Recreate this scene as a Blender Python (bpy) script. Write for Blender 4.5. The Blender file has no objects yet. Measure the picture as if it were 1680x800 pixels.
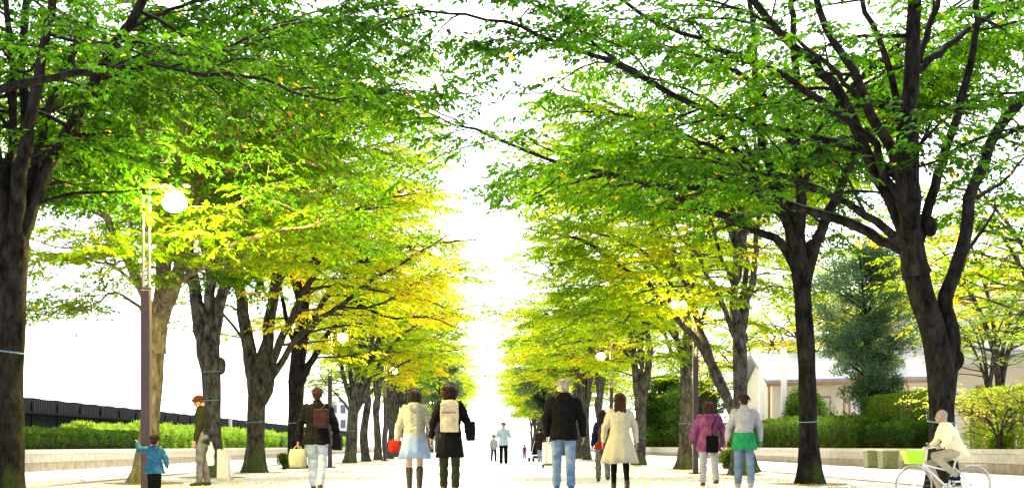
import bpy, bmesh, math, random
import numpy as np
from mathutils import Vector, Matrix, noise as mnoise

R = math.radians
random.seed(7)
rng = np.random.default_rng(7)
sc = bpy.context.scene
C = sc.collection

# ------------------------------------------------------------------ camera, world, sun, exposure
F = 2000.0            # focal length in pixels of the 1680 px wide photograph
VX, HY, CAMZ = 800.0, 731.0, 0.70
cam_d = bpy.data.cameras.new('camera')
cam = bpy.data.objects.new('camera', cam_d); C.objects.link(cam)
cam_d.sensor_width = 36.0
cam_d.lens = F / 1680 * 36
cam_d.shift_x = (840 - VX) / 1680
cam_d.shift_y = (HY - 400) / 1680
cam_d.clip_start = 0.1; cam_d.clip_end = 3000
cam.location = (0, 0, CAMZ); cam.rotation_euler = (R(90), 0, 0)
sc.camera = cam

SUN_EL, SUN_AZ = 52.0, 12.0        # azimuth measured from +Y (straight ahead), + = to the right
w = bpy.data.worlds.new('World'); sc.world = w; w.use_nodes = True
nt = w.node_tree; nt.nodes.clear()
sky = nt.nodes.new('ShaderNodeTexSky'); sky.sky_type = 'NISHITA'; sky.sun_disc = False
sky.sun_elevation = R(SUN_EL); sky.sun_rotation = R(SUN_AZ)
sky.air_density = 1.0; sky.dust_density = 1.2; sky.ozone_density = 1.0
hs = nt.nodes.new('ShaderNodeHueSaturation'); hs.inputs['Saturation'].default_value = 0.18
bg = nt.nodes.new('ShaderNodeBackground'); bg.inputs['Strength'].default_value = 0.15
out = nt.nodes.new('ShaderNodeOutputWorld')
nt.links.new(sky.outputs[0], hs.inputs['Color']); nt.links.new(hs.outputs[0], bg.inputs['Color'])
nt.links.new(bg.outputs[0], out.inputs['Surface'])

sun_d = bpy.data.lights.new('sun', 'SUN'); sun_d.energy = 4.0; sun_d.angle = R(8); sun_d.color = (1, 0.95, 0.86)
sun = bpy.data.objects.new('sun', sun_d); C.objects.link(sun)
az, el = R(SUN_AZ), R(SUN_EL)
sdir = Vector((math.sin(az) * math.cos(el), math.cos(az) * math.cos(el), math.sin(el)))
sun.rotation_euler = sdir.to_track_quat('Z', 'Y').to_euler()

vs = sc.view_settings
vs.view_transform = 'Standard'; vs.look = 'None'; vs.exposure = 1.68; vs.gamma = 1.0
sc.cycles.max_bounces = 8; sc.cycles.diffuse_bounces = 3; sc.cycles.transmission_bounces = 6
sc.cycles.transparent_max_bounces = 6; sc.cycles.volume_bounces = 0; sc.cycles.volume_step_rate = 4
sc.cycles.use_denoising = True
sc.cycles.sample_clamp_indirect = 8.0

def P(px, py, s):
    """photo pixel + scale (px per metre) -> world point"""
    return np.array([(px - VX) / s, F / s, CAMZ + (HY - py) / s])
def G(px, s, z=0.0):
    return Vector(((px - VX) / s, F / s, z))

# ------------------------------------------------------------------ materials
def new_mat(name):
    m = bpy.data.materials.new(name); m.use_nodes = True
    n = m.node_tree; b = n.nodes['Principled BSDF']
    return m, n, b
def mat(name, col, rough=0.8, var=0.15, scale=8.0, bump=0.0, bscale=40.0, metal=0.0, spec=0.3, col2=None):
    m, n, b = new_mat(name)
    b.inputs['Roughness'].default_value = rough; b.inputs['Metallic'].default_value = metal
    b.inputs['Specular IOR Level'].default_value = spec
    tc = n.nodes.new('ShaderNodeTexCoord')
    no = n.nodes.new('ShaderNodeTexNoise'); no.inputs['Scale'].default_value = scale; no.inputs['Detail'].default_value = 6
    no.inputs['Roughness'].default_value = 0.65
    n.links.new(tc.outputs['Object'], no.inputs['Vector'])
    cr = n.nodes.new('ShaderNodeValToRGB')
    c2 = col2 if col2 else tuple(min(1, c * (1 + var)) for c in col)
    c1 = tuple(c * (1 - var) for c in col) if not col2 else col
    cr.color_ramp.elements[0].position = 0.32; cr.color_ramp.elements[1].position = 0.68
    cr.color_ramp.elements[0].color = (*c1, 1); cr.color_ramp.elements[1].color = (*c2, 1)
    n.links.new(no.outputs['Fac'], cr.inputs['Fac']); n.links.new(cr.outputs[0], b.inputs['Base Color'])
    if bump:
        nb = n.nodes.new('ShaderNodeTexNoise'); nb.inputs['Scale'].default_value = bscale; nb.inputs['Detail'].default_value = 5
        n.links.new(tc.outputs['Object'], nb.inputs['Vector'])
        bp = n.nodes.new('ShaderNodeBump'); bp.inputs['Strength'].default_value = bump; bp.inputs['Distance'].default_value = 0.03
        n.links.new(nb.outputs['Fac'], bp.inputs['Height']); n.links.new(bp.outputs[0], b.inputs['Normal'])
    return m

def bark_mat(name, dark, light, moss=(0.05, 0.085, 0.012), moss_amt=0.5):
    m, n, b = new_mat(name)
    L = n.links.new
    b.inputs['Roughness'].default_value = 0.9; b.inputs['Specular IOR Level'].default_value = 0.04
    tc = n.nodes.new('ShaderNodeTexCoord')
    mp = n.nodes.new('ShaderNodeMapping'); mp.inputs['Scale'].default_value = (1, 1, 0.45)
    L(tc.outputs['Object'], mp.inputs['Vector'])
    n1 = n.nodes.new('ShaderNodeTexNoise'); n1.inputs['Scale'].default_value = 9; n1.inputs['Detail'].default_value = 9; n1.inputs['Roughness'].default_value = 0.72
    L(mp.outputs[0], n1.inputs['Vector'])
    cr = n.nodes.new('ShaderNodeValToRGB'); cr.color_ramp.elements[0].position = 0.36; cr.color_ramp.elements[1].position = 0.68
    cr.color_ramp.elements[0].color = (*dark, 1); cr.color_ramp.elements[1].color = (*light, 1)
    e = cr.color_ramp.elements.new(0.5); e.color = (*[(a * 0.6 + c * 0.4) for a, c in zip(dark, light)], 1)
    L(n1.outputs['Fac'], cr.inputs['Fac'])
    n2 = n.nodes.new('ShaderNodeTexNoise'); n2.inputs['Scale'].default_value = 1.6; n2.inputs['Detail'].default_value = 7; n2.inputs['Roughness'].default_value = 0.7
    L(mp.outputs[0], n2.inputs['Vector'])
    sx = n.nodes.new('ShaderNodeSeparateXYZ'); L(tc.outputs['Object'], sx.inputs[0])
    mr = n.nodes.new('ShaderNodeMapRange'); mr.inputs[1].default_value = 0.0; mr.inputs[2].default_value = 3.6; mr.inputs[3].default_value = 0.045 * moss_amt; mr.inputs[4].default_value = -0.16
    L(sx.outputs['Z'], mr.inputs[0])
    ad = n.nodes.new('ShaderNodeMath'); ad.operation = 'ADD'; L(n2.outputs['Fac'], ad.inputs[0]); L(mr.outputs[0], ad.inputs[1])
    mk = n.nodes.new('ShaderNodeMapRange'); mk.inputs[1].default_value = 0.5; mk.inputs[2].default_value = 0.74; L(ad.outputs[0], mk.inputs[0])
    mx = n.nodes.new('ShaderNodeMix'); mx.data_type = 'RGBA'
    L(mk.outputs[0], mx.inputs[0]); L(cr.outputs[0], mx.inputs[6]); mx.inputs[7].default_value = (*moss, 1)
    L(mx.outputs[2], b.inputs['Base Color'])
    bp = n.nodes.new('ShaderNodeBump'); bp.inputs['Strength'].default_value = 1.0; bp.inputs['Distance'].default_value = 0.04
    L(n1.outputs['Fac'], bp.inputs['Height']); L(bp.outputs[0], b.inputs['Normal'])
    return m

def leaf_mat(name, stops, tr=0.6, gain=1.0, tgain=1.8):
    """pigment read from a per-leaf attribute, diffuse + translucent leaf"""
    m = bpy.data.materials.new(name); m.use_nodes = True
    n = m.node_tree; n.nodes.clear(); L = n.links.new
    at = n.nodes.new('ShaderNodeAttribute'); at.attribute_name = 'hue'
    cr = n.nodes.new('ShaderNodeValToRGB')
    el = cr.color_ramp.elements
    el[0].position = stops[0][0]; el[0].color = (*stops[0][1], 1)
    el[1].position = stops[-1][0]; el[1].color = (*stops[-1][1], 1)
    for p_, c_ in stops[1:-1]:
        e = el.new(p_); e.color = (*c_, 1)
    L(at.outputs['Fac'], cr.inputs['Fac'])
    df = n.nodes.new('ShaderNodeBsdfDiffuse'); L(cr.outputs[0], df.inputs['Color'])
    g = n.nodes.new('ShaderNodeMix'); g.data_type = 'RGBA'; g.blend_type = 'MULTIPLY'; g.inputs[0].default_value = 1
    L(cr.outputs[0], g.inputs[6]); g.inputs[7].default_value = (tgain * 1.15, tgain, tgain * 0.5, 1)
    g.clamp_result = False
    tl = n.nodes.new('ShaderNodeBsdfTranslucent'); L(g.outputs[2], tl.inputs['Color'])
    mx = n.nodes.new('ShaderNodeMixShader'); mx.inputs[0].default_value = tr
    L(df.outputs[0], mx.inputs[1]); L(tl.outputs[0], mx.inputs[2])
    gl = n.nodes.new('ShaderNodeBsdfGlossy'); gl.inputs['Roughness'].default_value = 0.45; gl.inputs['Color'].default_value = (1, 1, 1, 1)
    m2 = n.nodes.new('ShaderNodeMixShader'); m2.inputs[0].default_value = 0.004
    L(mx.outputs[0], m2.inputs[1]); L(gl.outputs[0], m2.inputs[2])
    o = n.nodes.new('ShaderNodeOutputMaterial'); L(m2.outputs[0], o.inputs['Surface'])
    return m

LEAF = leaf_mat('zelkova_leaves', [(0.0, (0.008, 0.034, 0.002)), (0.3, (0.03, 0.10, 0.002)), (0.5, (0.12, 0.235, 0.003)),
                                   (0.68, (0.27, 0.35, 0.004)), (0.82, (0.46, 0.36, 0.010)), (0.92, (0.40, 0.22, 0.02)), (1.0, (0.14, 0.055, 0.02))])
LEAF_BLUE = leaf_mat('evergreen_leaves', [(0.0, (0.02, 0.05, 0.032)), (0.5, (0.07, 0.135, 0.08)), (1.0, (0.20, 0.30, 0.17))], tr=0.3)
LEAF_HEDGE = leaf_mat('hedge_leaves', [(0.0, (0.008, 0.022, 0.004)), (0.5, (0.03, 0.075, 0.008)), (1.0, (0.12, 0.21, 0.025))], tr=0.25)
LEAF_BAMBOO = leaf_mat('bamboo_grass_leaves', [(0.0, (0.05, 0.13, 0.012)), (0.5, (0.13, 0.27, 0.022)), (1.0, (0.34, 0.50, 0.10))], tr=0.3)
LEAF_PALE = leaf_mat('pale_leaves', [(0.0, (0.09, 0.20, 0.02)), (0.5, (0.22, 0.36, 0.04)), (0.8, (0.42, 0.44, 0.08)), (1.0, (0.5, 0.28, 0.12))], tr=0.55)
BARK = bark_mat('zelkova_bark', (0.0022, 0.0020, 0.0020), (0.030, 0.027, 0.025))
BARK2 = bark_mat('zelkova_bark_grey', (0.007, 0.0065, 0.006), (0.135, 0.124, 0.108), moss=(0.07, 0.11, 0.015), moss_amt=1.0)
BARKM = bark_mat('zelkova_bark_mossy', (0.006, 0.0055, 0.0045), (0.105, 0.095, 0.066), moss=(0.045, 0.075, 0.012), moss_amt=2.2)
BARKP = bark_mat('zelkova_bark_pale', (0.03, 0.024, 0.014), (0.26, 0.22, 0.14), moss=(0.11, 0.14, 0.03), moss_amt=1.0)

def paving_mat():
    m, n, b = new_mat('pale_paving'); L = n.links.new
    b.inputs['Roughness'].default_value = 0.75
    tc = n.nodes.new('ShaderNodeTexCoord')
    br = n.nodes.new('ShaderNodeTexBrick'); br.inputs['Scale'].default_value = 1.0
    br.inputs['Brick Width'].default_value = 0.6; br.inputs['Row Height'].default_value = 0.6; br.inputs['Mortar Size'].default_value = 0.006
    br.inputs['Color1'].default_value = (0.70, 0.685, 0.69, 1); br.inputs['Color2'].default_value = (0.65, 0.635, 0.64, 1); br.inputs['Mortar'].default_value = (0.36, 0.33, 0.3, 1)
    L(tc.outputs['Object'], br.inputs['Vector'])
    no = n.nodes.new('ShaderNodeTexNoise'); no.inputs['Scale'].default_value = 0.7; no.inputs['Detail'].default_value = 8; L(tc.outputs['Object'], no.inputs['Vector'])
    mr = n.nodes.new('ShaderNodeMapRange'); mr.inputs[1].default_value = 0.3; mr.inputs[2].default_value = 0.7; mr.inputs[3].default_value = 0.8; mr.inputs[4].default_value = 1.1
    L(no.outputs['Fac'], mr.inputs[0])
    mx = n.nodes.new('ShaderNodeMix'); mx.data_type = 'RGBA'; mx.blend_type = 'MULTIPLY'; mx.inputs[0].default_value = 1
    L(br.outputs['Color'], mx.inputs[6]); L(mr.outputs[0], mx.inputs[7]); L(mx.outputs[2], b.inputs['Base Color'])
    return m
M_PAVE = paving_mat()
M_GROUND = mat('pale_gravel_ground', (0.42, 0.40, 0.36), 0.9, scale=0.4, var=0.15)
M_SOIL = mat('leafy_soil', (0.13, 0.085, 0.05), 0.95, scale=14, col2=(0.30, 0.22, 0.12), bump=0.5)
M_STONE = mat('pale_stone', (0.50, 0.45, 0.38), 0.85, var=0.18, scale=5, bump=0.2)
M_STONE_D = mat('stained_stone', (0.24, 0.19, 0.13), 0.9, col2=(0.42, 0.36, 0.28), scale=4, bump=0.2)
M_WHITESTONE = mat('white_marble', (0.6, 0.6, 0.6), 0.6, var=0.12, scale=20)
M_FENCE = mat('black_fence', (0.004, 0.005, 0.009), 0.8, var=0.3, scale=3, spec=0.05)
M_FENCE2 = mat('black_fence_rail', (0.006, 0.007, 0.011), 0.7, var=0.3, scale=3, spec=0.05)
M_POLE_D = mat('brown_metal', (0.055, 0.038, 0.045), 0.45, var=0.15, scale=12, metal=0.3)
M_POLE_L = mat('grey_metal', (0.22, 0.19, 0.17), 0.35, var=0.15, scale=12, metal=0.6)
M_WHITE = mat('white_paint', (0.75, 0.75, 0.74), 0.5, var=0.05, scale=6)
M_CREAM = mat('cream_wall', (0.76, 0.70, 0.58), 0.8, var=0.06, scale=2)
M_PALEWALL = mat('pale_wall', (0.66, 0.66, 0.67), 0.8, var=0.05, scale=1)
M_ROOF = mat('grey_roof', (0.26, 0.255, 0.27), 0.7, var=0.2, scale=6)
M_RUST = mat('weathered_edge', (0.30, 0.16, 0.06), 0.8, var=0.3, scale=7)
M_GLASS = mat('window_glass', (0.07, 0.10, 0.15), 0.15, var=0.2, scale=1, spec=0.6)
M_TWINE = mat('pale_blue_band', (0.10, 0.22, 0.28), 0.7, var=0.1)
M_WOOD = mat('tan_wood', (0.38, 0.24, 0.11), 0.8, var=0.15, scale=9)
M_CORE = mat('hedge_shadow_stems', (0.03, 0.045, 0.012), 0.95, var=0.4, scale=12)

# ------------------------------------------------------------------ object helpers
def tag(o, label=None, cat=None, group=None, kind=None):
    if label: o['label'] = label
    if cat: o['category'] = cat
    if group: o['group'] = group
    if kind: o['kind'] = kind
    return o
def thing(name, label, cat, loc=(0, 0, 0), rz=0.0, group=None, scale=1.0):
    o = bpy.data.objects.new(name, None); C.objects.link(o)
    o.location = loc; o.rotation_euler = (0, 0, rz); o.scale = (scale,) * 3
    o.empty_display_size = 0.3
    return tag(o, label, cat, group)
def link_mesh(name, me, m, parent=None, smooth=False):
    o = bpy.data.objects.new(name, me); C.objects.link(o)
    if m: me.materials.append(m)
    if smooth: me.polygons.foreach_set('use_smooth', np.ones(len(me.polygons), bool))
    if parent: o.parent = parent
    return o
def obj(name, bm, m, parent=None, smooth=False):
    bmesh.ops.recalc_face_normals(bm, faces=bm.faces)
    me = bpy.data.meshes.new(name); bm.to_mesh(me); bm.free()
    return link_mesh(name, me, m, parent, smooth)
def quads_mesh(name, V, Q, hue=None):
    me = bpy.data.meshes.new(name)
    V = np.ascontiguousarray(V, dtype=np.float32); Q = np.ascontiguousarray(Q, dtype=np.int32)
    me.vertices.add(len(V)); me.vertices.foreach_set('co', V.ravel())
    me.loops.add(Q.size); me.loops.foreach_set('vertex_index', Q.ravel())
    me.polygons.add(len(Q)); me.polygons.foreach_set('loop_start', np.arange(0, Q.size, 4, dtype=np.int32))
    me.update(calc_edges=True)
    if hue is not None:
        a = me.attributes.new('hue', 'FLOAT', 'FACE'); a.data.foreach_set('value', np.ascontiguousarray(hue, dtype=np.float32))
    return me
def box(bm, x0, x1, y0, y1, z0, z1, bev=0.0):
    r = bmesh.ops.create_cube(bm, size=1.0)
    bmesh.ops.scale(bm, vec=(x1 - x0, y1 - y0, z1 - z0), verts=r['verts'])
    bmesh.ops.translate(bm, vec=((x0 + x1) / 2, (y0 + y1) / 2, (z0 + z1) / 2), verts=r['verts'])
    if bev:
        es = list({e for v in r['verts'] for e in v.link_edges})
        bmesh.ops.bevel(bm, geom=es, offset=bev, segments=2, affect='EDGES', profile=0.5)
def rings(bm, rs, cap=True):
    """rs: list of lists of points (same count) -> skin between"""
    vr = [[bm.verts.new(p) for p in r] for r in rs]
    n = len(vr[0])
    for a, b in zip(vr[:-1], vr[1:]):
        for i in range(n):
            bm.faces.new((a[i], a[(i + 1) % n], b[(i + 1) % n], b[i]))
    if cap:
        bm.faces.new(list(reversed(vr[0]))); bm.faces.new(vr[-1])
def frame_of(d):
    d = Vector(d).normalized()
    a = Vector((0, 0, 1)) if abs(d.z) < 0.93 else Vector((0, 1, 0))
    u = d.cross(a).normalized(); v = u.cross(d).normalized()
    return u, v
def tube(bm, pts, rad, n=10, flat=1.0, cap=True):
    pts = [Vector(p) for p in pts]
    rs = []
    for i, p in enumerate(pts):
        d = (pts[min(i + 1, len(pts) - 1)] - pts[max(i - 1, 0)])
        u, v = frame_of(d)
        r = rad[i] if hasattr(rad, '__len__') else rad
        rs.append([p + u * math.cos(2 * math.pi * k / n) * r + v * math.sin(2 * math.pi * k / n) * r * flat for k in range(n)])
    rings(bm, rs, cap)
def capsule(bm, a, b, ra, rb, n=10):
    a, b = Vector(a), Vector(b); d = (b - a)
    L = d.length or 1e-6; d = d / L
    pts, rad = [], []
    for t in (-1, -0.7, -0.35): pts.append(a + d * ra * t); rad.append(ra * math.sqrt(max(0.01, 1 - t * t)))
    pts += [a, (a + b) / 2, b]; rad += [ra, (ra + rb) / 2, rb]
    for t in (0.35, 0.7, 1): pts.append(b + d * rb * t); rad.append(rb * math.sqrt(max(0.01, 1 - t * t)))
    tube(bm, pts, rad, n)
def ell(bm, c, r, seg=14, rot=None):
    q = bmesh.ops.create_uvsphere(bm, u_segments=seg, v_segments=max(6, seg // 2 + 2), radius=1.0)
    M = Matrix.Translation(Vector(c)) @ (rot.to_4x4() if rot else Matrix.Identity(4)) @ Matrix.Diagonal((*r, 1))
    bmesh.ops.transform(bm, matrix=M, verts=q['verts'])

# ------------------------------------------------------------------ tree generator
def catmull(pts, step):
    pts = np.asarray(pts, float)
    if len(pts) < 3:
        n = max(2, int(np.linalg.norm(pts[-1] - pts[0]) / step) + 1)
        t = np.linspace(0, 1, n)[:, None]; return pts[0] * (1 - t) + pts[-1] * t
    Pp = np.vstack([2 * pts[0] - pts[1], pts, 2 * pts[-1] - pts[-2]])
    o = []
    for i in range(1, len(Pp) - 2):
        n = max(2, int(np.linalg.norm(Pp[i + 1] - Pp[i]) / step))
        t = np.linspace(0, 1, n, endpoint=False)[:, None]
        a, b, c, d = Pp[i - 1], Pp[i], Pp[i + 1], Pp[i + 2]
        o.append(0.5 * ((2 * b) + (c - a) * t + (2 * a - 5 * b + 4 * c - d) * t ** 2 + (3 * b - a - 3 * c + d) * t ** 3))
    o.append(Pp[-2][None]); return np.vstack(o)

class Wood:
    def __init__(s): s.V, s.Q, s.n = [], [], 0
    def add(s, pts, rad, n=6, wob=None):
        pts = np.asarray(pts, float); k = len(pts)
        rad = np.asarray(rad, float)
        d = np.gradient(pts, axis=0); d /= (np.linalg.norm(d, axis=1, keepdims=True) + 1e-9)
        ref = np.array([0.31, 0.95, 0.05]) if abs(d[:, 2]).mean() > 0.6 else np.array([0.02, 0.03, 1.0])
        u = np.cross(d, ref); u /= (np.linalg.norm(u, axis=1, keepdims=True) + 1e-9)
        v = np.cross(u, d)
        a = np.arange(n) * 2 * math.pi / n
        rr = rad[:, None] * np.ones((1, n))
        if wob is not None: rr = rr * wob(pts, a)
        ring = pts[:, None, :] + rr[..., None] * (np.cos(a)[None, :, None] * u[:, None, :] + np.sin(a)[None, :, None] * v[:, None, :])
        s.V.append(ring.reshape(-1, 3))
        i = np.arange(k - 1)[:, None] * n; j = np.arange(n)[None, :]; j2 = (j + 1) % n
        q = np.stack([i + j, i + j2, i + n + j2, i + n + j], -1).reshape(-1, 4) + s.n
        s.Q.append(q); s.n += k * n
    def arrays(s): return np.vstack(s.V), np.vstack(s.Q)

def az_el(a, e):
    return np.array([math.cos(a) * math.cos(e), math.sin(a) * math.cos(e), math.sin(e)])

def grow(limbs, hue_fn, step1=0.34, len1=(1.1, 2.3), leaf=0.078, sprig_step=0.12, seed=1, floor=2.6, ymin=-99, keep=None, side_r=0.0, t_start=0.25, nleaf=9):
    """limbs: list of (points Nx3 local, r0, r1[, leafy]) -> wood arrays for side branches, leaf arrays"""
    rs = np.random.default_rng(seed)
    W = Wood()
    tw_p, tw_d, tw_l = [], [], []
    for li, lb in enumerate(limbs):
        pts, r0, r1 = lb[0], lb[1], lb[2]
        leafy = lb[3] if len(lb) > 3 else 1.0
        if leafy <= 0: continue
        seg = np.linalg.norm(np.diff(pts, axis=0), axis=1); L = seg.sum(); cum = np.concatenate([[0], np.cumsum(seg)])
        s = L * t_start + rs.uniform(0, step1)
        side = 1
        while s < L + 0.01:
            t = s / L
            i = min(len(pts) - 2, int(np.searchsorted(cum, s) - 1)); i = max(i, 0)
            f = (s - cum[i]) / (seg[i] + 1e-9)
            p = pts[i] * (1 - f) + pts[i + 1] * f
            d = (pts[i + 1] - pts[i]); d = d / (np.linalg.norm(d) + 1e-9)
            hz = math.hypot(d[0], d[1])
            if hz > 0.35: a0 = math.atan2(d[1], d[0]) + side * rs.uniform(0.4, 1.3)
            else: a0 = rs.uniform(0, 2 * math.pi)
            side = -side
            e0 = rs.uniform(-0.05, 0.55) * (1 - 0.5 * t)
            lb_ = rs.uniform(*len1) * (1.15 - 0.45 * t)
            if t > 0.93: a0 = math.atan2(d[1], d[0]) + rs.uniform(-0.4, 0.4)
            # curved branch
            q = [p]; aa, ee = a0, e0
            m = 5
            for k in range(m):
                aa += rs.normal(0, 0.16); ee += rs.normal(-0.07, 0.10)
                q.append(q[-1] + az_el(aa, ee) * lb_ / m)
            q = np.array(q)
            if q[-1][2] < floor + 0.0:
                q[:, 2] += np.linspace(0, 1, m + 1) * (floor + 0.2 - q[-1][2])
            if keep is not None and not keep(q[-1]): s += step1 * rs.uniform(0.6, 1.4); continue
            rb = max(0.012, min(0.035, (r0 * (1 - t) + r1 * t) * 0.55))
            W.add(q, np.linspace(rb, 0.006, m + 1), 5)
            # twigs
            ss = 0.18 * lb_
            sd = 1
            while ss < lb_:
                u_ = ss / lb_ * m; ii = min(m - 1, int(u_)); ff = u_ - ii
                pp = q[ii] * (1 - ff) + q[ii + 1] * ff
                dd = q[ii + 1] - q[ii]
                at = math.atan2(dd[1], dd[0]) + sd * rs.uniform(0.5, 1.15); sd = -sd
                et = rs.uniform(-0.22, 0.28)
                tl = rs.uniform(0.45, 1.0) * (1.1 - 0.45 * ss / lb_)
                e1 = pp + az_el(at, et) * tl * 0.5; e2 = e1 + az_el(at + rs.normal(0, 0.2), et - 0.18) * tl * 0.5
                W.add(np.array([pp, e1, e2]), [0.0075, 0.005, 0.0025], 3)
                tw_p.append(pp); tw_d.append((e2 - pp) / tl); tw_l.append(tl)
                ss += rs.uniform(0.2, 0.34)
            dd = q[-1] - q[-2]; tw_p.append(q[-2]); tw_d.append(dd / np.linalg.norm(dd)); tw_l.append(0.7)
            s += step1 * rs.uniform(0.6, 1.4) / leafy
    tw_p, tw_d, tw_l = np.array(tw_p), np.array(tw_d), np.array(tw_l)
    # sprigs along the twigs
    n_s = np.maximum(3, (tw_l / sprig_step).astype(int))
    idx = np.repeat(np.arange(len(tw_p)), n_s)
    k = np.concatenate([np.arange(n) for n in n_s])
    t = (k + 0.6) / n_s[idx]
    sp = tw_p[idx] + tw_d[idx] * (t * tw_l[idx])[:, None]
    sgn = np.where(k % 2 == 0, 1.0, -1.0)
    ang = sgn * rs.uniform(0.35, 1.1, len(idx))
    ca, sa = np.cos(ang), np.sin(ang)
    d = tw_d[idx]
    sd = np.stack([d[:, 0] * ca - d[:, 1] * sa, d[:, 0] * sa + d[:, 1] * ca, d[:, 2] * 0.5 + rs.normal(-0.08, 0.16, len(idx))], 1)
    sd /= np.linalg.norm(sd, axis=1, keepdims=True)
    sl = rs.uniform(0.16, 0.36, len(idx))
    clump = rs.normal(0, 1, len(tw_p))[idx]
    # leaves on the sprigs
    m = nleaf
    N = len(idx)
    li = np.repeat(np.arange(N), m); lk = np.tile(np.arange(m), N)
    lt = (lk + 0.5) / m
    p = sp[li] + sd[li] * (lt * sl[li])[:, None]
    p[:, 2] -= (lt ** 2) * 0.05 + rs.normal(0, 0.012, len(p))
    sg = np.where(lk % 2 == 0, 1.0, -1.0)
    an = sg * rs.uniform(0.5, 1.25, len(p)); an[lk == m - 1] *= 0.2
    ca, sa = np.cos(an), np.sin(an); dd = sd[li]
    ld = np.stack([dd[:, 0] * ca - dd[:, 1] * sa, dd[:, 0] * sa + dd[:, 1] * ca, dd[:, 2] + rs.normal(-0.28, 0.3, len(p))], 1)
    ld /= np.linalg.norm(ld, axis=1, keepdims=True)
    up = np.stack([rs.normal(0, 0.38, len(p)), rs.normal(0, 0.38, len(p)), np.ones(len(p))], 1)
    si = np.cross(ld, up); si /= np.linalg.norm(si, axis=1, keepdims=True)
    nn = np.cross(si, ld)
    sz = leaf * rs.uniform(0.65, 1.25, len(p))
    w_ = sz * 0.27
    b0 = p; tip = p + ld * sz[:, None]; mid = p + ld * (sz * 0.42)[:, None] + nn * (sz * 0.08)[:, None]
    V = np.stack([b0, mid + si * w_[:, None], tip - nn * (sz * 0.06)[:, None], mid - si * w_[:, None]], 1).reshape(-1, 3)
    Q = np.arange(len(V)).reshape(-1, 4)
    hue = hue_fn(p, rs) + 0.055 * clump[li] + rs.normal(0, 0.06, len(p))
    dead = rs.random(len(p)) < 0.006
    hue = np.clip(hue, 0, 0.9); hue[dead] = rs.uniform(0.72, 1.0, dead.sum())
    return W, V, Q, hue

def nz3(p, f, s=0.0):
    """cheap smooth pseudo noise in -1..1"""
    x, y, z = p[:, 0] * f + s, p[:, 1] * f + 2.1 * s, p[:, 2] * f + 0.7 * s
    return (np.sin(x * 1.7 + np.sin(y * 1.3 + 1.1)) + np.sin(y * 2.1 + np.sin(z * 1.9 + 0.4) * 1.3) + np.sin(z * 2.6 + np.sin(x * 1.1) * 1.5)) / 3

def trunk_wob(seed, flare=1.0):
    def f(pts, a):
        z = pts[:, 2:3]
        A = a[None, :]
        w = 1 + 0.05 * np.sin(3 * A + seed + z * 0.9) + 0.05 * np.sin(5 * A + 2 * seed - z * 1.7) + 0.03 * np.sin(2 * A + z * 5 + seed)
        w = w + flare * 0.55 * np.exp(-z / 0.17) * (0.45 + 0.22 * np.sin(5 * A + seed) + 0.12 * np.sin(3 * A + 2 * seed))
        return w
    return f

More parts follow.
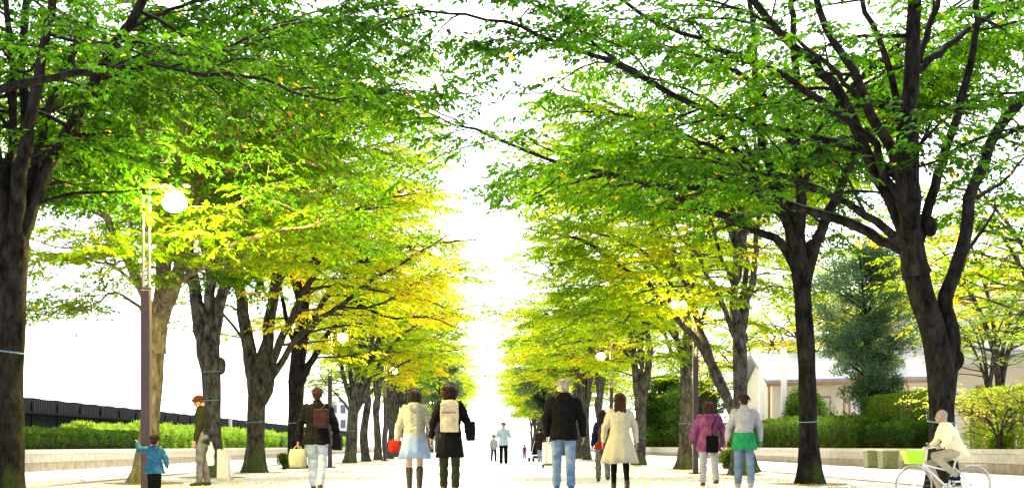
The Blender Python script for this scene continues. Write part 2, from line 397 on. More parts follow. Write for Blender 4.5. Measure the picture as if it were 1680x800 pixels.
def make_tree(name, label, base, trunk, limbs, bark, leafm, hue_fn, seed, floor=2.6, band=None, group=None, cat='tree', keep=None, knots=(), **kw):
    """trunk: (pts world, radii) ; limbs: list of (pts world, r0, r1, leafy)"""
    base = np.asarray(base, float)
    root = thing(name, label, cat, tuple(base), 0, group)
    W = Wood()
    tp, tr = trunk
    tpl = np.asarray(tp) - base
    tpl = np.vstack([tpl, tpl[-1] + (tpl[-1] - tpl[-2]) / np.linalg.norm(tpl[-1] - tpl[-2]) * 0.45, tpl[-1] + (tpl[-1] - tpl[-2]) / np.linalg.norm(tpl[-1] - tpl[-2]) * 1.1]); tr = list(tr[:-1]) + [tr[-1] * .88, tr[-1] * .5, 0.02]
    cp = catmull(tpl, 0.10)
    cum = np.concatenate([[0], np.cumsum(np.linalg.norm(np.diff(cp, axis=0), axis=1))])
    kcum = np.concatenate([[0], np.cumsum(np.linalg.norm(np.diff(tpl, axis=0), axis=1))]); kcum *= cum[-1] / kcum[-1]
    W.add(cp, np.interp(cum, kcum, tr), 22, trunk_wob(seed))
    tr0 = cp
    LL = []
    rs = np.random.default_rng(seed + 50)
    for lb in limbs:
        q = np.asarray(lb[0]) - base
        ax = tr0[np.argmin(np.linalg.norm(tr0 - q[0], axis=1))]
        if np.linalg.norm(ax - q[0]) < 0.75 and lb[1] > 0.025:
            zz = max(0.3, q[0][2] - 0.42)
            a2 = np.array([np.interp(zz, tr0[:, 2], tr0[:, 0]), np.interp(zz, tr0[:, 2], tr0[:, 1]), zz])
            q = np.vstack([a2, q])
        q = catmull(q, 0.18)
        q[1:-1] += rs.normal(0, 0.012, (len(q) - 2, 3))
        rr = (lb[1] * 1.15 + (lb[2] - lb[1] * 1.15) * np.linspace(0, 1, len(q)) ** 1.15)
        rr = rr * (1 + 0.35 * np.exp(-np.linspace(0, 1, len(q)) * len(q) * 0.18 / 0.25) * (lb[1] > 0.05))
        sd = rs.uniform(0, 9)
        W.add(q, rr, 12 if lb[1] > 0.05 else 8, lambda p_, a_, sd=sd: 1 + 0.06 * np.sin(3 * a_[None] + p_[:, 2:3] * 2 + sd) + 0.05 * np.sin(2 * a_[None] + p_[:, 0:1] * 5 + sd))
        LL.append((q, lb[1], lb[2], lb[3] if len(lb) > 3 else 1.0))
    for (kp, kr) in knots:
        c = np.asarray(kp) - base
        n = 9; ph = np.linspace(0.05, math.pi - 0.05, n)
        W.add(c[None] + np.stack([np.zeros(n), np.zeros(n), -np.cos(ph) * kr * 1.5], 1), np.sin(ph) * kr, 10, lambda p_, a_: 1 + 0.12 * np.sin(3 * a_[None] + p_[:, 2:3] * 9))
    W2, LV, LQ, hue = grow(LL, lambda p, r_: hue_fn(p + base, r_), seed=seed, floor=floor, keep=(lambda p: keep(p + base)) if keep else None, **kw)
    V1, Q1 = W.arrays()
    if W2.n:
        V2, Q2 = W2.arrays(); V = np.vstack([V1, V2]); Q = np.vstack([Q1, Q2 + len(V1)])
    else: V, Q = V1, Q1
    link_mesh('trunk', quads_mesh('trunk', V, Q), bark, root, smooth=True)
    link_mesh('crown', quads_mesh('crown', LV, LQ, hue), leafm, root)
    if band:
        for z, rad in band:
            c = np.array([np.interp(z, cp[:, 2], cp[:, 0]), np.interp(z, cp[:, 2], cp[:, 1])])
            bm = bmesh.new()
            n = 28; rad = float(np.interp(z, cp[:, 2], np.interp(cum, kcum, tr))) * 1.22
            rsg = []
            for dz, rr in ((-0.008, rad * .86), (0.008, rad * .86), (0.008, rad * .93), (-0.008, rad * .93)):
                rsg.append([Vector((c[0] + math.cos(2 * math.pi * k / n) * rr, c[1] + math.sin(2 * math.pi * k / n) * rr, z + dz + 0.02 * math.sin(2 * math.pi * k / n + seed))) for k in range(n)])
            rsg.append(rsg[0]); rings(bm, rsg, cap=False)
            obj('tape_band', bm, M_TWINE, root)
    return root, len(LQ)

# ------------------------------------------------------------------ ground, paving, walls
def sheet(name, x0, x1, y0, y1, z, m, nx=1, ny=1):
    bm = bmesh.new()
    vs_ = [bm.verts.new((x, y, z)) for x, y in ((x0, y0), (x1, y0), (x1, y1), (x0, y1))]
    bm.faces.new(vs_)
    return tag(obj(name, bm, m), kind='structure')
sheet('ground', -900, 900, -60, 2400, 0.0, M_GROUND)
sheet('avenue_paving', -13.2, 13.2, -30, 600, 0.004, M_PAVE)

def strip_wall(name, label, x_face, sgn, y0, y1, h, parts=True):
    """low planter wall running along the avenue; face at x_face, body extends outwards (sgn)"""
    root = thing(name, label, 'low wall', (x_face, y0, 0))
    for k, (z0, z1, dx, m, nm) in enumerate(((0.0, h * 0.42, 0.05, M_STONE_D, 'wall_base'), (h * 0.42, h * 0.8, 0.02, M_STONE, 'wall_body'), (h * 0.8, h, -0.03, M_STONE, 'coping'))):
        bm = bmesh.new()
        y = 0
        seg = 1.8 if nm != 'coping' else 1.2
        while y < y1 - y0:
            xa, xb = sgn * dx, sgn * 0.45
            box(bm, min(xa, xb), max(xa, xb), y + 0.004, min(y + seg, y1 - y0) - 0.004, z0 + (0.003 if k else 0), z1, 0.008 if y < 60 else 0)
            y += seg
        obj(nm, bm, m, root)
    return root
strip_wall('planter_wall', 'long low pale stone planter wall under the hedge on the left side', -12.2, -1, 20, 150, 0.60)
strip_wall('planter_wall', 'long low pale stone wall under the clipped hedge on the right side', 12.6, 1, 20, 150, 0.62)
# planting beds behind the walls
for nm, xa, xb in (('planting_bed', -14.6, -12.65), ('planting_bed', 13.05, 17.0)):
    bm = bmesh.new(); box(bm, xa, xb, 20, 150, 0.006, 0.45)
    tag(obj(nm, bm, M_SOIL), kind='structure')

# black corrugated fence on the left
def left_fence():
    root = thing('panel_fence', 'long black ribbed panel fence behind the hedge on the left', 'fence', (-15.2, 16, 0))
    L = 120.0; H = 2.28
    # ribbed sheet with real thickness
    prof = []
    x = 0.0
    y = 0.0
    pitch = 0.16
    n = int(L / pitch)
    pts = []
    for i in range(n):
        y = i * pitch
        pts += [(0.0, y), (0.0, y + 0.07), (0.045, y + 0.08), (0.045, y + 0.15)]
    V, Q = [], []
    for j, (dx, yy) in enumerate(pts):
        top = H + 0.012 * math.sin(yy * 3.1) + (0.02 if (j % 4) in (2, 3) else 0)
        V += [(dx, yy, 0.0), (dx, yy, top), (dx - 0.03, yy, top), (dx - 0.03, yy, 0.0)]
    for j in range(len(pts) - 1):
        a, b = 4 * j, 4 * (j + 1)
        Q += [(a, b, b + 1, a + 1), (a + 1, b + 1, b + 2, a + 2), (a + 2, b + 2, b + 3, a + 3)]
    link_mesh('ribbed_sheet', quads_mesh('ribbed_sheet', np.array(V), np.array(Q)), M_FENCE, root)
    for z in (1.78, 0.9):
        bm = bmesh.new(); box(bm, 0.05, 0.10, 0, L, z, z + 0.07); obj('rail', bm, M_FENCE2, root)
    y = 0.5
    while y < 60:
        bm = bmesh.new(); box(bm, 0.047, 0.075, y, y + 0.06, 0, H - 0.08, 0.005); obj('post', bm, M_FENCE2, root); y += 2.4
left_fence()

# ------------------------------------------------------------------ leafy volumes (hedges, shrubs)
def leaves_at(p, nrm, size, rs, hue, ratio=0.3, jitter=0.9):
    n = len(p)
    d = rs.normal(0, 1, (n, 3)) * jitter + nrm
    d /= np.linalg.norm(d, axis=1, keepdims=True)
    up = rs.normal(0, 0.6, (n, 3)) + np.array([0, 0, 1.0])
    si = np.cross(d, up); si /= (np.linalg.norm(si, axis=1, keepdims=True) + 1e-9)
    nn = np.cross(si, d)
    sz = size * rs.uniform(0.6, 1.3, n); w_ = sz * ratio
    mid = p + d * (sz * 0.45)[:, None] + nn * (sz * 0.08)[:, None]
    V = np.stack([p, mid + si * w_[:, None], p + d * sz[:, None], mid - si * w_[:, None]], 1).reshape(-1, 3)
    return V, np.arange(4 * n).reshape(-1, 4), hue
def hedge(name, label, cat, lo, hi, n, size, m, seed, hmean=0.4, rough=0.08, ratio=0.3, holes=0.0, group=None, zgrad=0.0):
    """box hedge: stems core + leaves over an uneven surface"""
    rs = np.random.default_rng(seed)
    lo, hi = np.array(lo, float), np.array(hi, float); c = (lo + hi) / 2; b = np.array([c[0], c[1], lo[2]])
    root = thing(name, label, cat, tuple(b), 0, group)
    ext = (hi - lo)
    A = np.array([ext[1] * ext[2], ext[0] * ext[2], ext[0] * ext[1]])
    pr = np.array([A[0], A[0], A[1], A[1], A[2] * 1.0]); pr /= pr.sum()
    f = rs.choice(5, n, p=pr)
    u = rs.random((n, 3)) * ext + lo
    nrm = np.zeros((n, 3))
    for k, (ax, sd) in enumerate(((0, 0), (0, 1), (1, 0), (1, 1), (2, 1))):
        s_ = f == k
        dep = np.abs(rs.normal(0, 0.07, s_.sum()))
        u[s_, ax] = (hi[ax] - dep) if sd else (lo[ax] + dep)
        nrm[s_, ax] = 1 if sd else -1
    u += nrm * (nz3(u, 1.9, seed) * rough + nz3(u, 5.2, seed + 3) * rough * 0.5)[:, None]
    if holes:
        kk = nz3(u, 3.0, seed + 9) + 0.5 * nz3(u, 8.0, seed) > -1 + 2 * holes * 0.6
        u, nrm = u[kk], nrm[kk]
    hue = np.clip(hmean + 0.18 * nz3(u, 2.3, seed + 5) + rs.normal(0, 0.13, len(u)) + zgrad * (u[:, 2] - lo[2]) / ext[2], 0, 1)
    V, Q, hue = leaves_at(u - b, nrm + np.array([0, 0, 0.4]), size, rs, hue, ratio)
    link_mesh('foliage', quads_mesh('foliage', V, Q, hue), m, root)
    # woody stems inside
    W = Wood(); ns = int(min(140, 6 + ext[0] * ext[1] * 5))
    for _ in range(ns):
        p0 = lo + rs.random(3) * ext; p0[2] = lo[2]
        q = [p0]
        for k in range(4): q.append(q[-1] + np.array([rs.normal(0, 0.07), rs.normal(0, 0.07), ext[2] * 0.22]))
        W.add(np.array(q) - b, [0.016, 0.014, 0.011, 0.008, 0.005], 4)
    V, Q = W.arrays(); link_mesh('woody_stems', quads_mesh('stems', V, Q), M_CORE, root)
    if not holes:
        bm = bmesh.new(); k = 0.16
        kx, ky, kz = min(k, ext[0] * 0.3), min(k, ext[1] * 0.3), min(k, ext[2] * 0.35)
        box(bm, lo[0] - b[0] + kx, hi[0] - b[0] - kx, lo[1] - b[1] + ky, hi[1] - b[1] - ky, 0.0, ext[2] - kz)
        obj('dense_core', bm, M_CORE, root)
    return root
def bush(name, label, cat, base, r, h, n, size, m, seed, hmean=0.45, lobes=7, ratio=0.3, group=None, upright=0.3):
    rs = np.random.default_rng(seed)
    base = np.array(base, float)
    root = thing(name, label, cat, tuple(base), 0, group)
    cs, rr = [], []
    for k in range(lobes):
        a = rs.uniform(0, 2 * math.pi); q = rs.uniform(0, 0.6) * r
        cs.append((math.cos(a) * q, math.sin(a) * q, h * rs.uniform(0.35, 0.75))); rr.append(r * rs.uniform(0.35, 0.6))
    cs, rr = np.array(cs), np.array(rr)
    k = rs.integers(0, lobes, n)
    d = rs.normal(0, 1, (n, 3)); d /= np.linalg.norm(d, axis=1, keepdims=True)
    p = cs[k] + d * (rr[k] * (1 - np.abs(rs.normal(0, 0.22, n))))[:, None] * np.array([1, 1, h / (2 * r) * 1.15])
    p = p[p[:, 2] > 0.02]; d = d[:len(p)]
    hue = np.clip(hmean + 0.2 * nz3(p, 3.1, seed) + rs.normal(0, 0.14, len(p)), 0, 1)
    V, Q, hue = leaves_at(p, np.tile(np.array([0, 0, upright]), (len(p), 1)), size, rs, hue, ratio)
    link_mesh('foliage', quads_mesh('foliage', V, Q, hue), m, root)
    W = Wood()
    for j in range(min(lobes * 2, 16)):
        a = rs.uniform(0, 6.28); c = cs[j % lobes]
        q = np.array([[math.cos(a) * 0.05, math.sin(a) * 0.05, 0], c * 0.5 + rs.normal(0, 0.03, 3), c + rs.normal(0, 0.08, 3)])
        W.add(catmull(q, 0.15), np.linspace(0.02, 0.006, len(catmull(q, 0.15))), 5)
    V, Q = W.arrays(); link_mesh('woody_stems', quads_mesh('stems', V, Q), M_CORE, root)  # woody stems inside the bush
    return root

# ------------------------------------------------------------------ the avenue trees
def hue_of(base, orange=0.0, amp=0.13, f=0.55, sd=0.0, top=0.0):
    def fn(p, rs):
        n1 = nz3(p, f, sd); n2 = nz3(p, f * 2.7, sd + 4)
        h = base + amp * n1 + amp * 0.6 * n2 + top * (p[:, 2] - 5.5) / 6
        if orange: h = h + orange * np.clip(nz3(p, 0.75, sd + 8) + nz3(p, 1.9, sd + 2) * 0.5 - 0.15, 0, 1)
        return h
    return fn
def LB(d0, pts, r0, r1, leafy=1.0):
    return ([P(a, b, F / (d0 + dy)) for a, b, dy in pts], r0, r1, leafy)
def vase_limbs(rs, z0, n, reach, top, r0, base, side=0.0, el0=(1.0, 1.3), sub=True, az0=None, azr=math.pi):
    """generic upward spreading limbs with secondary forks"""
    o = []
    for k in range(n):
        a = (2 * math.pi * (k + rs.uniform(-0.3, 0.3)) / n) if az0 is None else az0 + rs.uniform(-azr, azr)
        p = np.array([0, 0, z0 + rs.uniform(-0.3, 0.3)]) + base
        H = (top - z0) * rs.uniform(0.75, 1.0); Rr = reach * rs.uniform(0.7, 1.0)
        q = []
        for t in (0, 0.2, 0.45, 0.7, 1.0):
            rr = Rr * (t ** 1.5); aa = a + rs.normal(0, 0.12) * t
            q.append(p + np.array([math.cos(aa) * rr, math.sin(aa) * rr, H * (t ** 0.85) - 0.9 * t ** 3]))
        o.append((q, r0 * rs.uniform(0.8, 1.1), 0.02, 1.0))
        if sub:
            for t0, sgn in ((1, 1), (2, -1), (2, 1), (3, -1)):
                b = np.array(q[t0]); out_ = np.array(q[t0 + 1]) - b; L = np.linalg.norm(out_[:2]) + 0.3
                aa = a + sgn * rs.uniform(0.35, 0.9)
                ln = reach * rs.uniform(0.45, 0.75)
                q2 = [b]
                for t in (0.35, 0.7, 1.0):
                    q2.append(b + np.array([math.cos(aa) * ln * t, math.sin(aa) * ln * t, ln * (rs.uniform(0.25, 0.5) * t - 0.15 * t * t)]))
                o.append((q2, r0 * 0.5, 0.015, 1.0))
    return o

KEEP = lambda p: abs(p[0]) > 0.9
TREES = []
n_leaf = 0
def add_tree(*a, **k):
    global n_leaf
    r, n = make_tree(*a, **k); n_leaf += n; TREES.append(r); return r
GL, GR = 'avenue trees in the left row', 'avenue trees in the right row'
def trk(d0, pts, rad): return ([P(a, b, F / d0) for a, b in pts], [q * 0.87 for q in rad])
def rsd(n): return np.random.default_rng(n)
def up(d, px, z0, n, reach, top, r0, seed, **k):
    s = F / d
    return vase_limbs(rsd(seed), z0, n, reach, top, r0, np.array([(px - VX) / s, d, 0.0]), **k)

# ---- left 1 (closest, cut by the left edge)
d = F / 128
add_tree('zelkova_tree', 'dark thick tree cut off by the left edge of the picture', (G(16, 128)),
    trk(d, [(14, 822), (12, 700), (14, 600), (20, 500), (28, 400)], [0.24, 0.22, 0.2, 0.2, 0.19]),
    [LB(d, [(28, 410, 0), (62, 310, 0.1), (112, 220, 0.2), (160, 122, 0.3), (235, 0, 0.5), (270, -80, .6)], 0.085, 0.05, 0.7),
     LB(d, [(22, 420, 0), (36, 260, -.2), (62, 130, -.3), (88, -10, -.4)], 0.10, 0.05, 0.6),
     LB(d, [(34, 400, 0), (75, 200, .6), (105, 120, 1.0), (150, 30, 1.4)], 0.07, 0.03),
     LB(d, [(14, 420, 0), (0, 300, 0.1), (-30, 160, 0.2), (-60, 40, .3)], 0.11, 0.05),
     LB(d, [(28, 400, 0), (45, 240, .9), (36, 110, 1.6), (46, -20, 2)], 0.08, 0.05),
     LB(d, [(22, 400, 0), (18, 260, .5), (22, 130, .8), (10, 0, 1)], 0.06, 0.04),
     LB(d, [(40, 370, 0.), (85, 260, 0.6), (120, 225, 1.2), (165, 140, 2.2), (250, 40, 3)], 0.045, 0.02),
     LB(d, [(-90, 190, -1.2), (0, 148, -1.2), (70, 130, -1.1), (150, 118, -1.0), (230, 110, -.9), (310, 120, -.8), (400, 124, -.7), (450, 136, -.6), (500, 155, -.5), (560, 168, -.4)], 0.05, 0.010, 1.3),
     LB(d, [(310, 120, -.8), (370, 80, -.2), (470, 40, .3), (600, 30, .8)], 0.02, 0.008, 1.6),
     LB(d, [(110, 220, .2), (200, 60, 1.5), (300, 10, 2.2), (420, -20, 3)], 0.04, 0.015, 1.2),
     LB(d, [(15, 410, 0), (-60, 330, .5), (-150, 260, 1.), (-260, 200, 1.5)], 0.06, 0.02)],
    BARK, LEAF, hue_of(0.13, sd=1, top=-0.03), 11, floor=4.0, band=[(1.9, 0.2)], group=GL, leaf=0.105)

# ---- left 2 (behind the lamp post)
d = F / 88
add_tree('zelkova_tree', 'pale barked tree directly behind the tall lamp post with the child', (G(236, 88)),
    trk(d, [(232, 793), (243, 720), (250, 640), (255, 570), (262, 515), (266, 470)], [0.25, 0.2, 0.19, 0.19, 0.18, 0.15]),
    [LB(d, [(262, 540, 0), (268, 430, 0), (264, 330, 0.1), (250, 200, .2), (238, 100, .3), (220, 0, .4)], 0.14, 0.06, 0.7),
     LB(d, [(262, 530, 0), (290, 455, -.1), (314, 350, -.2), (337, 275, 0), (372, 210, .3), (430, 140, .5), (500, 70, .8)], 0.11, 0.03),
     LB(d, [(252, 520, 0), (216, 440, .2), (190, 390, .3), (160, 330, .4), (112, 240, .6), (60, 170, .9)], 0.085, 0.02, 0.8),
     LB(d, [(238, 480, .2), (218, 400, -.2), (204, 310, -.5), (178, 270, -.6), (150, 210, -.8)], 0.04, 0.012, 0.8),
     LB(d, [(258, 530, 0), (284, 470, -.9), (330, 440, -2.), (380, 402, -3.1), (450, 380, -3.9), (530, 366, -4.3)], 0.06, 0.012, 1.7),
     LB(d, [(262, 500, 0), (300, 420, -1.6), (350, 360, -3), (420, 320, -4.), (500, 300, -4.4)], 0.055, 0.012, 1.6),
     LB(d, [(245, 490, 0), (190, 440, -1.6), (140, 415, -3.), (70, 400, -4.)], 0.035, 0.01, 1.5),
     LB(d, [(240, 515, 0), (190, 480, .2), (150, 500, .3), (90, 525, .4)], 0.03, 0.008, 1.4),
     LB(d, [(262, 470, 0), (330, 300, 1.2), (440, 190, 2.2), (560, 120, 3), (660, 60, 3.4)], 0.07, 0.02, 1.3),
     LB(d, [(262, 480, 0), (320, 330, -.5), (420, 250, -1.), (530, 200, -1.3), (620, 190, -1.5)], 0.06, 0.015, 1.5),
     LB(d, [(262, 330, .1), (330, 150, .5), (430, 60, .8), (540, 10, 1.2)], 0.05, 0.02, 1.3),
     LB(d, [(255, 200, .2), (180, 100, .8), (120, 40, 1.3)], 0.05, 0.02, 1.2)]
    + up(d, 262, 4.2, 3, 3.6, 9.5, 0.06, 21, az0=-1.4, azr=1.2),
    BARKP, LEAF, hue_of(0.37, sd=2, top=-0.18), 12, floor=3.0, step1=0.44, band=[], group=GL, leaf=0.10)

# ---- left 3
d = F / 74
add_tree('zelkova_tree', 'upright knobbly tree with fan of limbs behind the man in dark jacket', (G(352, 74)),
    trk(d, [(352, 783), (349, 720), (348, 650), (346, 595), (345, 560)], [0.27, 0.225, 0.22, 0.25, 0.24]),
    [LB(d, [(334, 580, 0), (322, 500, .1), (312, 430, .2), (300, 340, .3), (284, 200, .4), (270, 80, .5)], 0.13, 0.06, 0.6),
     LB(d, [(345, 570, 0), (344, 480, .3), (350, 400, .4), (346, 300, .6), (330, 180, .8), (322, 60, 1)], 0.11, 0.05, 0.6),
     LB(d, [(352, 560, 0), (362, 490, 0), (378, 430, 0), (408, 360, .1), (432, 290, .2), (470, 215, .3), (540, 140, .5)], 0.10, 0.03),
     LB(d, [(355, 540, 0), (372, 480, -.2), (398, 452, -.3), (470, 428, -.6), (540, 400, -1), (620, 350, -1.3)], 0.06, 0.012, 1.4),
     LB(d, [(340, 520, 0), (352, 420, -.7), (392, 330, -1.2), (470, 270, -1.6), (590, 230, -2)], 0.07, 0.015, 1.4),
     LB(d, [(330, 500, 0), (290, 400, .8), (230, 330, 1.4), (150, 300, 2)], 0.06, 0.015, 1.2),
     LB(d, [(345, 480, .3), (420, 250, 1.5), (540, 150, 2.2), (680, 110, 2.8)], 0.06, 0.02, 1.3)]
    + up(d, 345, 4.5, 4, 4.2, 10.5, 0.07, 22),
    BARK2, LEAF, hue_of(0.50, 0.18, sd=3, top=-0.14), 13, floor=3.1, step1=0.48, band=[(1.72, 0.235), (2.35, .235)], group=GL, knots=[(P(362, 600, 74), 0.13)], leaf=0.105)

# ---- left 4 (green mossy Y fork)
d = F / 63
add_tree('zelkova_tree', 'mossy green trunk splitting into an open V left of the striped walker', (G(418, 63)),
    trk(d, [(418, 775), (419, 730), (421, 670), (426, 620), (430, 596)], [0.33, 0.27, 0.26, 0.30, 0.28]),
    [LB(d, [(416, 620, 0), (404, 540, 0), (394, 480, 0), (386, 410, .1), (378, 330, .2), (372, 220, .3)], 0.17, 0.06, 0.5),
     LB(d, [(404, 565, 0), (384, 535, .1), (366, 515, .2), (340, 480, .3), (300, 460, .4)], 0.04, 0.01, 0.7),
     LB(d, [(436, 615, 0), (440, 540, 0), (452, 470, 0), (462, 400, 0), (482, 330, .1), (500, 250, .2), (540, 180, .4)], 0.15, 0.04, 0.7),
     LB(d, [(440, 640, 0), (452, 580, -.1), (472, 535, -.2), (500, 475, -.3), (522, 446, -.4), (550, 426, -.5), (584, 388, -.6), (640, 350, -.8)], 0.11, 0.03),
     LB(d, [(446, 618, -.1), (482, 562, -.3), (512, 532, -.5), (556, 504, -.7), (592, 474, -.8), (622, 452, -.9), (656, 434, -1), (704, 404, -1.1), (742, 382, -1.2)], 0.085, 0.012, 1.3),
     LB(d, [(500, 475, -.3), (560, 470, -.6), (640, 480, -1), (720, 500, -1.3), (770, 530, -1.5)], 0.04, 0.008, 1.8),
     LB(d, [(556, 504, -.7), (620, 500, -1.2), (700, 455, -1.6), (780, 425, -2)], 0.03, 0.008, 1.8),
     LB(d, [(452, 470, 0), (520, 380, -1), (620, 330, -1.6), (740, 310, -2)], 0.06, 0.01, 1.5),
     LB(d, [(394, 480, 0), (440, 380, -1), (520, 320, -1.8), (620, 290, -2.4)], 0.06, 0.012, 1.4)]
    + up(d, 428, 5, 4, 4.6, 11, 0.07, 23),
    BARKM, LEAF, hue_of(0.62, 0.30, sd=4, top=-0.16), 14, floor=3.3, step1=0.46, keep=KEEP, band=[(1.32, .265)], group=GL, leaf=0.09)

# ---- left 5
d = F / 53
add_tree('zelkova_tree', 'straight dark tree with long arching limb behind the black jacketed walker', (G(488, 53)),
    trk(d, [(488, 768), (486, 700), (486, 620), (492, 560), (494, 530)], [0.33, 0.28, 0.27, 0.26, 0.22]),
    [LB(d, [(494, 545, 0), (500, 470, 0), (492, 400, .1), (482, 320, .2), (480, 220, .3)], 0.17, 0.05, 0.7),
     LB(d, [(493, 625, 0), (512, 590, -.1), (530, 560, -.2), (552, 530, -.3), (590, 500, -.5)], 0.12, 0.03),
     LB(d, [(494, 575, 0), (520, 510, 0), (560, 458, 0), (590, 430, 0), (640, 412, 0), (704, 400, 0), (790, 392, 0)], 0.09, 0.012, 1.5),
     LB(d, [(496, 560, 0), (540, 512, .3), (600, 490, .4), (660, 472, .5), (704, 456, .5), (768, 440, .5)], 0.07, 0.01, 1.7),
     LB(d, [(590, 500, -.5), (640, 520, -.8), (700, 520, -1), (760, 540, -1)], 0.04, 0.01, 1.8),
     LB(d, [(490, 600, 0), (470, 520, .4), (452, 440, .8), (430, 380, 1)], 0.08, 0.02),
     LB(d, [(494, 500, 0), (540, 400, .8), (620, 330, 1.2), (720, 290, 1.5)], 0.08, 0.015, 1.3)]
    + up(d, 492, 5, 4, 5.0, 11.5, 0.07, 24),
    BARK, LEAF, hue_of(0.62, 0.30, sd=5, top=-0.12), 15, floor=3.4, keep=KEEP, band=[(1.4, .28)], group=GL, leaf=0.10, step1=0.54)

# ---- left 6 (fan shaped) and 7
d = F / 40
add_tree('zelkova_tree', 'slim tree with narrow fan of straight limbs right of the second left lamp post', (G(574, 40)),
    trk(d, [(574, 759), (577, 720), (579, 680), (581, 652)], [0.30, 0.25, 0.24, 0.24]),
    [LB(d, [(578, 668, 0), (562, 610, 0), (552, 560, 0), (540, 500, .3)], 0.10, 0.03),
     LB(d, [(580, 665, 0), (574, 600, .3), (572, 540, .4), (566, 470, .5), (560, 400, .6)], 0.10, 0.03),
     LB(d, [(582, 665, 0), (588, 600, -.2), (592, 540, -.3), (596, 470, -.3), (600, 380, -.4)], 0.10, 0.03),
     LB(d, [(584, 665, 0), (602, 600, 0), (616, 540, 0), (630, 480, 0)], 0.10, 0.03),
     LB(d, [(586, 668, 0), (612, 615, .2), (644, 565, .3), (690, 530, .4), (740, 510, .6)], 0.09, 0.02, 1.4),
     LB(d, [(586, 672, 0), (620, 630, -.4), (660, 596, -.7), (710, 580, -.8), (760, 572, -1)], 0.06, 0.015, 1.6),
     LB(d, [(574, 675, 0), (556, 650, .2), (536, 630, .3), (516, 600, .5)], 0.05, 0.012),
     LB(d, [(580, 660, 0), (640, 520, 1), (700, 440, 1.5), (770, 400, 2)], 0.08, 0.02, 1.3)]
    + up(d, 580, 4.5, 5, 5.0, 12, 0.07, 25, az0=0.0, azr=2.2),
    BARK2, LEAF, hue_of(0.58, 0.15, sd=6), 16, floor=3.2, keep=KEEP, band=[(1.3, .25)], group=GL, leaf=0.12, step1=0.5, nleaf=7)

# ---- right 1 (big leaning)
d = F / 124
add_tree('zelkova_tree', 'big leaning dark tree with a knotty side limb at the right, behind the cyclist', (G(1545, 124)),
    trk(d, [(1546, 822), (1545, 740), (1545, 660), (1544, 600), (1532, 540), (1512, 480), (1502, 430), (1496, 385)], [0.25, 0.20, 0.185, 0.20, 0.19, 0.185, 0.18, 0.18]),
    [LB(d, [(1556, 610, 0), (1562, 560, 0), (1556, 525, 0), (1553, 485, 0), (1566, 450, 0), (1584, 385, 0), (1590, 325, 0), (1606, 285, 0), (1640, 210, 0), (1690, 150, 0), (1780, 60, 0)], 0.095, 0.05, 0.5),
     LB(d, [(1496, 400, 0), (1492, 300, 0.), (1490, 220, 0), (1492, 150, 0), (1498, 70, 0), (1502, -60, 0)], 0.13, 0.08, 0.3),
     LB(d, [(1508, 400, .1), (1526, 330, .1), (1552, 240, .2), (1582, 140, .3), (1600, 60, .4), (1606, -40, .5)], 0.06, 0.04, 0.6),
     LB(d, [(1494, 395, 0), (1480, 330, -.1), (1470, 262, -.2), (1425, 182, -.4), (1401, 117, -.5), (1368, 72, -.6), (1344, 24, -.7), (1338, -50, -.8)], 0.075, 0.035, 0.4),
     LB(d, [(1492, 400, 0), (1462, 330, .2), (1421, 251, .3), (1389, 174, .3), (1352, 117, .4), (1300, 73, .5), (1235, 0, .6), (1190, -60, .7)], 0.085, 0.04, 0.6),
     LB(d, [(1421, 251, .3), (1393, 239, .2), (1304, 219, 0), (1202, 194, -.2), (1121, 166, -.4), (1060, 127, -.5), (1000, 100, -.6), (931, 75, -.7), (882, 56, -.8), (826, 36, -.9), (762, 26, -1), (680, 15, -1.2)], 0.052, 0.012, 1.1),
     LB(d, [(1450, 290, 0), (1437, 235, 0), (1389, 194, -.3), (1324, 150, -.5), (1275, 117, -.7), (1178, 81, -.9), (1121, 53, -1), (1073, 34, -1.1), (1024, 4, -1.2), (960, -30, -1.3)], 0.05, 0.015, 0.9),
     LB(d, [(1480, 260, 0), (1470, 162, .6), (1449, 81, .9), (1421, 20, 1.2), (1400, -50, 1.4)], 0.05, 0.03, 0.6),
     LB(d, [(1494, 170, 0), (1512, 80, .3), (1538, 12, .5), (1560, -60, .7)], 0.05, 0.03, 0.8),
     LB(d, [(1494, 420, 0), (1447, 394, .4), (1400, 368, .5), (1315, 340, .6), (1229, 311, .7), (1184, 307, .8), (1100, 306, .8), (1015, 288, .8), (966, 279, .8), (891, 258, .8), (835, 234, .8), (780, 212, .8), (744, 202, .8), (690, 180, .8)], 0.065, 0.010, 1.0),
     LB(d, [(1229, 309, .7), (1154, 282, .9), (1097, 277, 1), (1030, 275, 1.1), (940, 262, 1.3), (875, 235, 1.4)], 0.03, 0.01, 1.3),
     LB(d, [(1490, 410, 0), (1438, 364, -.3), (1387, 334, -.5), (1319, 300, -.8), (1240, 280, -1.1), (1150, 250, -1.3)], 0.055, 0.012, 1.2),
     LB(d, [(1060, 127, -.5), (985, 80, -.2), (930, 35, 0), (860, 0, .2)], 0.022, 0.01, 1.3),
     LB(d, [(1425, 182, -.4), (1340, 90, -1.5), (1250, 30, -2), (1150, 0, -2.4)], 0.03, 0.012, 1.1),
     LB(d, [(1590, 330, 0), (1640, 300, .8), (1700, 240, 1.4)], 0.03, 0.012, 1.2),
     LB(d, [(1500, 120, 0), (1600, 40, 1), (1690, -20, 1.8)], 0.05, 0.02, 1.1)],
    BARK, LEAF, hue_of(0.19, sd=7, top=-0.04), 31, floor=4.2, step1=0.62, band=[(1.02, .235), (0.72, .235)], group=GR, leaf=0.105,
    knots=[(P(1527, 372, 124), 0.09), (P(1568, 590, 124), 0.10), (P(1556, 482, 124), 0.07), (P(1604, 282, 124), .05)])

